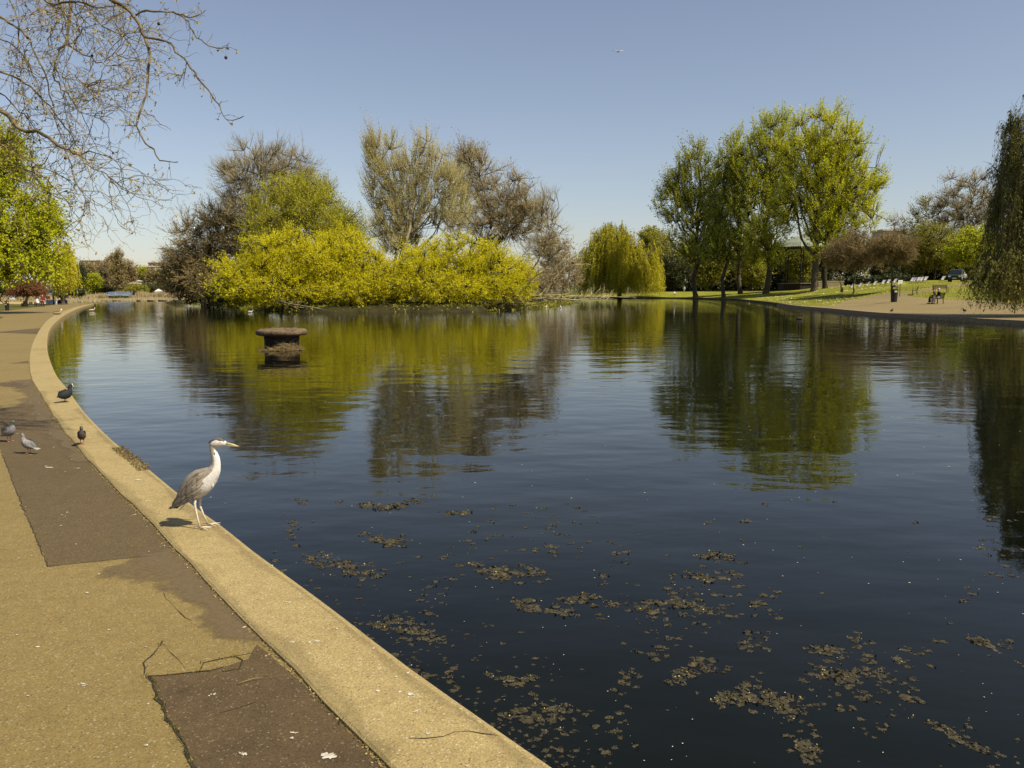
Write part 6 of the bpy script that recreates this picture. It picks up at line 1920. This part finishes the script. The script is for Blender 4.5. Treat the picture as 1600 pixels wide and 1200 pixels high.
def heron(loc, rz):
    r = empty('heron', loc, 'grey heron with white breast standing on the concrete kerb, looking over the water', 'heron', rz=rz)
    K = .00076
    def q(cx, cy): return ((cx - 570) * K, (1030 - cy) * K)
    def sp(cx, cy, hh, hw): x, z = q(cx, cy); return (x, z, hh * K, hw * K)
    spine = [sp(318, 806, 14, 22), sp(370, 750, 48, 42), sp(440, 690, 92, 66), sp(520, 628, 122, 86), sp(600, 575, 122, 88), sp(665, 525, 92, 72), sp(712, 478, 64, 52),
             sp(732, 425, 47, 38), sp(735, 370, 41, 33), sp(724, 320, 35, 29), sp(714, 280, 32, 28), sp(716, 245, 36, 30), sp(735, 218, 44, 36), sp(768, 206, 45, 36), sp(800, 208, 38, 30), sp(828, 215, 27, 20), sp(845, 219, 19, 14)]
    S = interp_spine(spine, 52)
    def mm(i, j, n):
        t = i / 51 * 16
        a = (j + .5) / n * 2 * math.pi             # 0 = back side of the neck / top of the body
        front = math.cos(a) < (-.05 if t < 6 else -.1)
        if t > 11.6:
            return 3 if (math.cos(a) > .62 and 12.1 < t < 14.8) else 1
        if t > 6.2: return 1 if front and t < 8.8 else (1 if math.cos(a) < -.66 else 2)
        if t > 4.3: return 1 if math.cos(a) < .12 else 0
        return 1 if math.cos(a) < -.25 else 0
    mb = loft(MB(), S, 20, mm, .012)
    # shaggy breast plumes
    for k in range(46):
        cy_ = RNG.uniform(470, 600)
        x0, z0 = q(np.interp(cy_, [470, 530, 570, 600], [768, 752, 728, 690]) - RNG.uniform(2, 40), cy_)
        y0 = RNG.uniform(-.03, .03)
        feather(mb, (x0, y0, z0), (x0 - RNG.uniform(.006, .026), y0 * 1.1, z0 - RNG.uniform(.035, .06)), .007, (.8, y0 * 20, .1), 1, RNG.random())
    for k in range(40):
        x0, z0 = q(RNG.uniform(470, 690), 0); z0 = q(0, np.interp((x0 / K) + 570, [470, 690], [735, 600]))[1]
        y0 = RNG.uniform(-.045, .045)
        feather(mb, (x0, y0, z0), (x0 - .035, y0, z0 - RNG.uniform(.02, .05)), .010, (.2, y0 * 20, -.4), 1, RNG.random())
    for k in range(60):          # dark streaks down the front of the neck
        t_ = RNG.random()
        cy_ = 270 + 250 * t_
        cx_ = np.interp(cy_, [270, 320, 370, 425, 478, 520], [738, 752, 768, 774, 768, 752])
        sd_ = RNG.choice([-1, 1])
        x0, z0 = q(cx_ - RNG.uniform(2, 14), cy_)
        y0 = sd_ * RNG.uniform(.010, .020)
        feather(mb, (x0, y0, z0), (x0 - .001, y0 * 1.05, z0 - RNG.uniform(.012, .022)), .0022, (.6, sd_ * .8, 0), 3, .5)
    mb.build('body', [M['h_grey'], M['h_white'], M['h_neck'], M['h_dark']], r)
    # folded wings: overlapping feathers in rows
    for side in (-1, 1):
        wb_ = MB()
        def surf(u, v):            # u along the wing 0 front..1 tip, v 0 top..1 lower edge
            cx = 655 - 345 * u
            top = np.interp(u, [0, .25, .5, .75, 1], [470, 482, 572, 680, 800])
            low = np.interp(u, [0, .15, .45, .75, 1], [560, 690, 758, 800, 838])
            cy = top + (low - top) * v
            x, z = q(cx, cy)
            bulge = np.interp(u, [0, .2, .5, .8, 1], [66, 90, 84, 50, 22]) * math.sin(math.pi * (.22 + .56 * v)) ** .6
            return Vector((x, side * (bulge * K + .004), z))
        # inner surface so that nothing shows between feathers
        U, Vn = 14, 7
        g = [tuple(surf(a / U, b / Vn) - Vector((0, side * .004, 0))) for a in range(U + 1) for b in range(Vn + 1)]
        wb_.add(g, quads=[(a * (Vn + 1) + b, a * (Vn + 1) + b + 1, (a + 1) * (Vn + 1) + b + 1, (a + 1) * (Vn + 1) + b) for a in range(U) for b in range(Vn)], tone=.4, smooth=True)
        for row, (u0, v0, v1, ln_, w, cnt, tn) in enumerate(((.02, .12, .92, .16, .010, 9, .62), (.14, .06, .95, .20, .011, 10, .5), (.28, .06, .96, .24, .012, 11, .42), (.42, .06, .95, .30, .012, 11, .5), (.56, .08, .92, .36, .012, 10, .36), (.68, .15, .9, .36, .011, 8, .25))):
            for c in range(cnt):
                v_ = v0 + (v1 - v0) * (c / (cnt - 1))
                u_ = u0 + RNG.uniform(-.02, .02) + .05 * v_
                a_ = surf(u_, v_)
                e_ = surf(min(1.04, u_ + ln_), v_ * .96 + .03 + RNG.uniform(-.02, .02))
                feather(wb_, a_ + Vector((0, side * (.001 + row * .0004), 0)), e_ + Vector((0, side * .005, 0)), w, (0, side, .25), 0, min(.86, max(0, tn + RNG.normal() * .2)))
        for c in range(7):          # long dark flight feathers at the lower edge and tip
            a_ = surf(.45 + .05 * c, .93); e_ = surf(1.03, .55 + .07 * c)
            feather(wb_, a_ + Vector((0, side * .002, 0)), e_ - Vector((.01 + .004 * c, 0, .006)), .011, (0, side, .1), 1, .5)
        wb_.build('wing', [FH, M['h_dark']], r)
    tl = MB()
    for c in range(7):
        y = (c - 3) * .008
        feather(tl, (q(360, 770)[0], y, q(0, 770)[1]), (q(268 + abs(c - 3) * 8, 0)[0], y * 1.6, q(0, 842 + c * 4)[1]), .013, (.5, 0, .8), 0, .3)
    for c in range(5):
        y = (c - 2) * .009
        feather(tl, (q(420, 790)[0], y, q(0, 790)[1]), (q(350, 0)[0], y, q(0, 868)[1]), .010, (-.4, 0, -.8), 1, .5)
    tl.build('tail', [M['h_dark'], M['h_white']], r)
    # bill: upper and lower halves
    bl = MB()
    a, b = Vector((*[q(838, 214)[0]], 0, q(0, 214)[1])), Vector((q(972, 241)[0], 0, q(0, 241)[1]))
    bl.tube([a, a.lerp(b, .5) + Vector((0, 0, .0015)), b], [(.0085, .0095), (.0052, .0062), (.0008, .0008)], 10)
    a2 = Vector((q(838, 0)[0], 0, q(0, 230)[1]))
    bl.tube([a2, a2.lerp(b, .5) + Vector((0, 0, -.0015)), b - Vector((.004, 0, .001))], [(.0075, .007), (.0045, .0045), (.0006, .0006)], 10)
    bl.build('bill', M['h_bill'], r)
    for side in (-1, 1):
        e = MB()
        c = Vector((q(800, 0)[0], side * 27 * K, q(0, 202)[1]))
        e.tube([c - Vector((0, side * .004, 0)), c, c + Vector((0, side * .0025, 0))], [.0058, .0055, .003], 10, mat=0)
        e.tube([c + Vector((0, side * .002, 0)), c + Vector((0, side * .0035, 0))], [.0032, .0022], 8, mat=1)
        e.build('eye', [M['h_eye'], M['pupil']], r)
        cr = MB()                   # dark stripe over the eye running to the nape
        for k in range(7):
            feather(cr, (q(815 - k * 14, 0)[0], side * (26 + k) * K, q(0, 180 - k * 1)[1]), (q(770 - k * 16, 0)[0], side * (27 - k * 2) * K, q(0, 178 + k * 6)[1]), .0055, (0, side, .5), 0, .3)
        cr.build('crest', M['h_dark'], r)
    for side, pts in ((-1, [(530, 740), (527, 790), (532, 832), (552, 940), (568, 1022)]), (1, [(548, 735), (540, 785), (540, 835), (562, 930), (592, 996)])):
        lg = MB()
        P_ = [Vector((q(*p)[0], side * .03, q(*p)[1])) for p in pts]
        if side == 1: P_[-1].z = .008; P_[-1].y = .06; P_[-2].y = .045
        else: P_[-1].z = .008
        leg_(lg, P_, [.016, .010, .0085, .006, .0062], (0.0, .5, -.5, 2.9), .085)
        lg.build('leg', M['h_leg'], r)
    return r
hp = g2(316, 825, .02)
heron((hp[0], hp[1], .022), R(-6))

def bird(name, loc, rz, label, cat, mats, scale=1.0, kind='pigeon', group=None, swim=False):
    """mats: body, head, wing, bill, leg"""
    r = empty(name, loc, label, cat, group, rz)
    s = scale
    if kind == 'pigeon':
        sp = [(-.135, .070, .007, .02), (-.095, .088, .022, .034), (-.05, .112, .046, .052), (.005, .135, .062, .06), (.05, .165, .056, .052), (.07, .205, .036, .036), (.073, .235, .024, .024), (.076, .260, .0235, .022), (.088, .274, .022, .02), (.105, .273, .013, .012)]
    elif kind == 'coot':
        sp = [(-.135, .105, .012, .02), (-.105, .12, .048, .045), (-.05, .135, .078, .07), (.025, .15, .085, .078), (.07, .18, .060, .056), (.083, .225, .034, .034), (.088, .26, .030, .028), (.10, .285, .032, .028), (.118, .288, .024, .020), (.135, .282, .012, .010)]
    elif kind == 'duck':
        sp = [(-.26, .11, .012, .03), (-.20, .10, .05, .07), (-.08, .09, .08, .10), (.08, .10, .085, .10), (.16, .14, .062, .07), (.19, .20, .036, .036), (.195, .25, .030, .03), (.21, .285, .036, .033), (.24, .285, .028, .025), (.258, .278, .014, .014)]
    else:      # gull in flight
        sp = [(-.24, .0, .006, .05), (-.12, .0, .03, .035), (0, .0, .05, .05), (.12, .005, .045, .045), (.18, .012, .03, .03), (.22, .012, .012, .012)]
    S = interp_spine([(a * s, b * s, c * s, d * s) for a, b, c, d in sp], 30)
    loft(MB(), S, 14, lambda i, j, n: 1 if i > 17.5 and kind != 'gull' else 0, .01).build('body', [mats[0], mats[1]], r)
    if kind == 'gull':
        for sd_ in (-1, 1):
            mb = MB()
            for c in range(9):
                t = c / 8
                a_ = Vector((.06 - .02 * t, sd_ * (.04 + .30 * t), .03 + .11 * math.sin(t * 1.9)))
                e_ = a_ + Vector((-.17 - .02 * t, sd_ * (.03 + .22 * t * t), .02 * t))
                feather(mb, a_ * s, e_ * s, .045 * s, (0, 0, 1), 0, .5)
            mb.tube([Vector((.05, sd_ * .03, .03)) * s, Vector((.06, sd_ * .2, .10)) * s, Vector((.02, sd_ * .42, .13)) * s, Vector((-.1, sd_ * .62, .12)) * s], [.022 * s, .018 * s, .012 * s, .004 * s], 6)
            mb.build('wing', mats[2], r)
        MB().tube([Vector((.21, 0, .012)) * s, Vector((.26, 0, .004)) * s], [.009 * s, .002 * s], 6).build('bill', mats[3], r)
        return r
    hx, hz, hh, hw = sp[-2]
    bt = Vector((sp[-1][0], 0, sp[-1][1])) * s
    bl_ = {'pigeon': .022, 'coot': .032, 'duck': .05}[kind]
    MB().tube([bt - Vector((.008, 0, 0)) * s, bt + Vector((bl_, 0, -bl_ * .35)) * s], [(.009 * s, .008 * s), (.005 * s if kind == 'duck' else .0015 * s, .002 * s)], 8).build('bill', mats[3], r)
    if kind == 'coot':
        MB().tube([Vector((.122, 0, .282)) * s, Vector((.139, 0, .306)) * s, Vector((.130, 0, .320)) * s], [(.010 * s, .006 * s), (.012 * s, .006 * s), (.003 * s, .003 * s)], 8).build('shield', mats[3], r)
    for sd_ in (-1, 1):
        wb_ = MB()
        mid = sp[len(sp) // 2 - 1]
        x0, x1 = sp[4][0] * .85, sp[0][0]
        zc = mid[1]
        for row in range(4):
            for c in range(6):
                v_ = c / 5
                xa = x0 + (x1 - x0) * (.04 + .22 * row)
                xb = xa + (x1 - x0) * (.34 if row < 3 else .26)
                wy = mid[3] * (1.08 - .1 * row) * math.sin(math.pi * (.25 + .5 * v_)) ** .5
                za = zc + mid[2] * (.75 - 1.0 * v_) * (1 - .1 * row)
                feather(wb_, (xa * s, sd_ * wy * s, za * s), (xb * s, sd_ * wy * (.75 - .14 * row) * s, (za * (.8 - .2 * row) + (sp[0][1] + .012) * (.2 + .2 * row)) * s), .016 * s, (0, sd_, .3), 0, .5 + .4 * math.sin(row * 2 + c))
        wb_.build('wing', mats[2], r)
        MB().tube([Vector((hx - .002, sd_ * hw * .8, hz + .006)) * s, Vector((hx - .002, sd_ * (hw + .002), hz + .006)) * s], [.005 * s, .0035 * s], 8).build('eye', M['pupil'], r)
        if not swim:
            lg = MB()
            lx = {'pigeon': .0, 'coot': .0, 'duck': -.02}[kind]
            leg_(lg, [Vector((lx, sd_ * .022, .085)) * s, Vector((lx - .008, sd_ * .022, .045)) * s, Vector((lx + .004 * sd_, sd_ * .024, .004)) * s], [.010 * s, .005 * s, .005 * s], (0, .5, -.5, 3.0), .035 * s)
            lg.build('leg', mats[4], r)
    tl = MB()
    for c in range(5):
        y = (c - 2) * .010
        feather(tl, (sp[1][0] * s, y * s, sp[1][1] * s), ((sp[0][0] - (.02 if kind == 'coot' else .035)) * s, y * 1.8 * s, (sp[0][1] - .006) * s), .012 * s, (0, 0, 1), 0, .5)
    tl.build('tail', mats[2], r)
    return r
b_blk = C_('coot_black', (.012, .012, .013), .8, var=.3, scale=50)
b_brn = C_('brown_plumage', (.05, .04, .032), .8, var=.3, scale=50)
b_gry = C_('pigeon_grey', (.17, .16, .155), .8, var=.2, scale=50)
b_pale = C_('pale_pigeon_grey', (.30, .28, .25), .8, var=.2, scale=60)
b_neck = C_('pigeon_neck', (.07, .085, .07), .4, .6, var=.3, scale=40)
b_tan = C_('tan_plumage', (.28, .2, .11), .8, var=.25, scale=30)
b_wht = C_('white_plumage', (.75, .73, .70), .8, var=.06, scale=30)
b_pink = C_('pink_leg', (.45, .18, .13), .5, var=.1)
b_bill = C_('dark_bill', (.05, .045, .04), .5, var=.1)
b_or = C_('orange_bill', (.5, .2, .05), .5, var=.1)
def kz(px, py): v = g2(px, py, .022); return (v[0], v[1], .022)
def pz_(px, py): v = g2(px, py, .006); return (v[0], v[1], .006)
bird('coot', kz(103, 628.5), R(58), 'black coot with a white bill standing on the kerb', 'coot', (b_blk, b_blk, b_blk, b_wht, b_brn), .88, 'coot')
bird('pigeon', kz(128.5, 694.5), R(-62), 'dark pigeon on the kerb facing the camera, between the coot and the heron', 'pigeon', (b_brn, b_brn, b_blk, b_pale, b_pink), .74, 'pigeon', 'pigeons on the path and kerb')
bird('pigeon', pz_(15, 690), R(-22), 'grey pigeon with a green sheen on its raised neck, at the left edge', 'pigeon', (b_gry, b_neck, b_gry, b_bill, b_pink), .86, 'pigeon', 'pigeons on the path and kerb')
bird('pigeon', pz_(45, 708.5), R(172), 'pale winged pigeon facing left on the dark path patch', 'pigeon', (b_gry, b_gry, b_pale, b_wht, b_pink), .74, 'pigeon', 'pigeons on the path and kerb')
bird('goose', kz(90, 491.8), R(5), 'brown and white goose resting on the far bend of the kerb', 'goose', (b_tan, b_wht, b_brn, b_or, b_or), 1.5, 'duck')
def afloat(px, py): g = G(px, py, WATER); return (g.x, g.y, WATER - .03)
bird('duck', afloat(144, 486), R(20), 'brown and white duck swimming just off the bend of the kerb', 'duck', (b_tan, b_wht, b_wht, b_or, b_or), 1.3, 'duck', swim=True)
bird('duck', afloat(1249, 499), R(-20), 'dark duck swimming in the reflection of the poplars at the right', 'duck', (b_brn, b_blk, b_brn, b_bill, b_or), .9, 'duck', swim=True)
for px, py, rz, lab in ((789, 484, 40, 'white bird on the water by the island, leftmost of the four'), (823, 481.5, 160, 'white bird on the water by the island, second from the left'), (852, 480, 10, 'white bird on the water by the island, third from the left under the dead branch'), (876, 481, 90, 'white bird on the water by the island, rightmost and nearest the dead limbs'),
                        (392, 488, 20, 'white bird near the left yellow willow\'s foot on the water')):
    bird('gull', afloat(px, py), R(rz), lab, 'gull', (b_wht, b_wht, b_pale, b_or, b_or), 1.0, 'duck', 'white birds around the island', swim=True)
bird('crow', tuple(on(1395, 57.6, .05)), R(20), 'black crow on the kerb of the far bank below the litter bin', 'crow', (b_blk, b_blk, b_blk, b_bill, b_bill), 1.0, 'pigeon')
bird('crow', tuple(on(1508, 56)), R(200), 'black crow pecking on the gravel path right of the seated couple', 'crow', (b_blk, b_blk, b_blk, b_bill, b_bill), 1.1, 'pigeon')
g = P(966, 81, 62)
bird('gull', tuple(g), R(-80), 'lone gull flying high in the open sky', 'gull', (b_gry, b_gry, b_wht, b_or, b_or), .75, 'gull')

# flowers scattered in the far lawn, spring blossom
fl = MB()
k = 2600
px = RNG.uniform(1150, 1420, k); dd = RNG.uniform(80, 150, k)
v = np.array([tuple(P(a, 455, b)) for a, b in zip(px, dd)])
xy = v[:, :2]
ok = ~inside(right_poly, xy) & ~inside(SH, xy) & (np.sin(xy[:, 0] * .5 + xy[:, 1] * .16) + np.sin(xy[:, 1] * .31) > .25)
xy = xy[ok]
leaves(fl, np.c_[xy, height(xy) + .05], unit(len(xy)) * [1, 1, .5], .15, .11, tone=RNG.random(len(xy)))
tag(fl.build('lawn_flowers', tone_mat('cream_flower', [(0, (.5, .46, .2)), (1, (.75, .7, .45))])), kind='stuff')
gt = MB()
k = 16000
px = RNG.uniform(1130, 1600, k); dd = 52 + 70 * RNG.random(k) ** 1.6
v = np.array([tuple(P(a, 455, b)) for a, b in zip(px, dd)])[:, :2]
ok = ~inside(right_poly, v) & ~inside(SH, v)
v = v[ok]
spikes(gt, np.c_[v, height(v) - .02], unit(len(v)) * .5 + [0, 0, 1], RNG.uniform(.08, .22, len(v)), .035)
tag(gt.build('grass_blades', leaf_mat('grass_blade', [(0, (.13, .14, .016)), (.6, (.2, .2, .022)), (1, (.3, .28, .05))], .3)), kind='stuff')
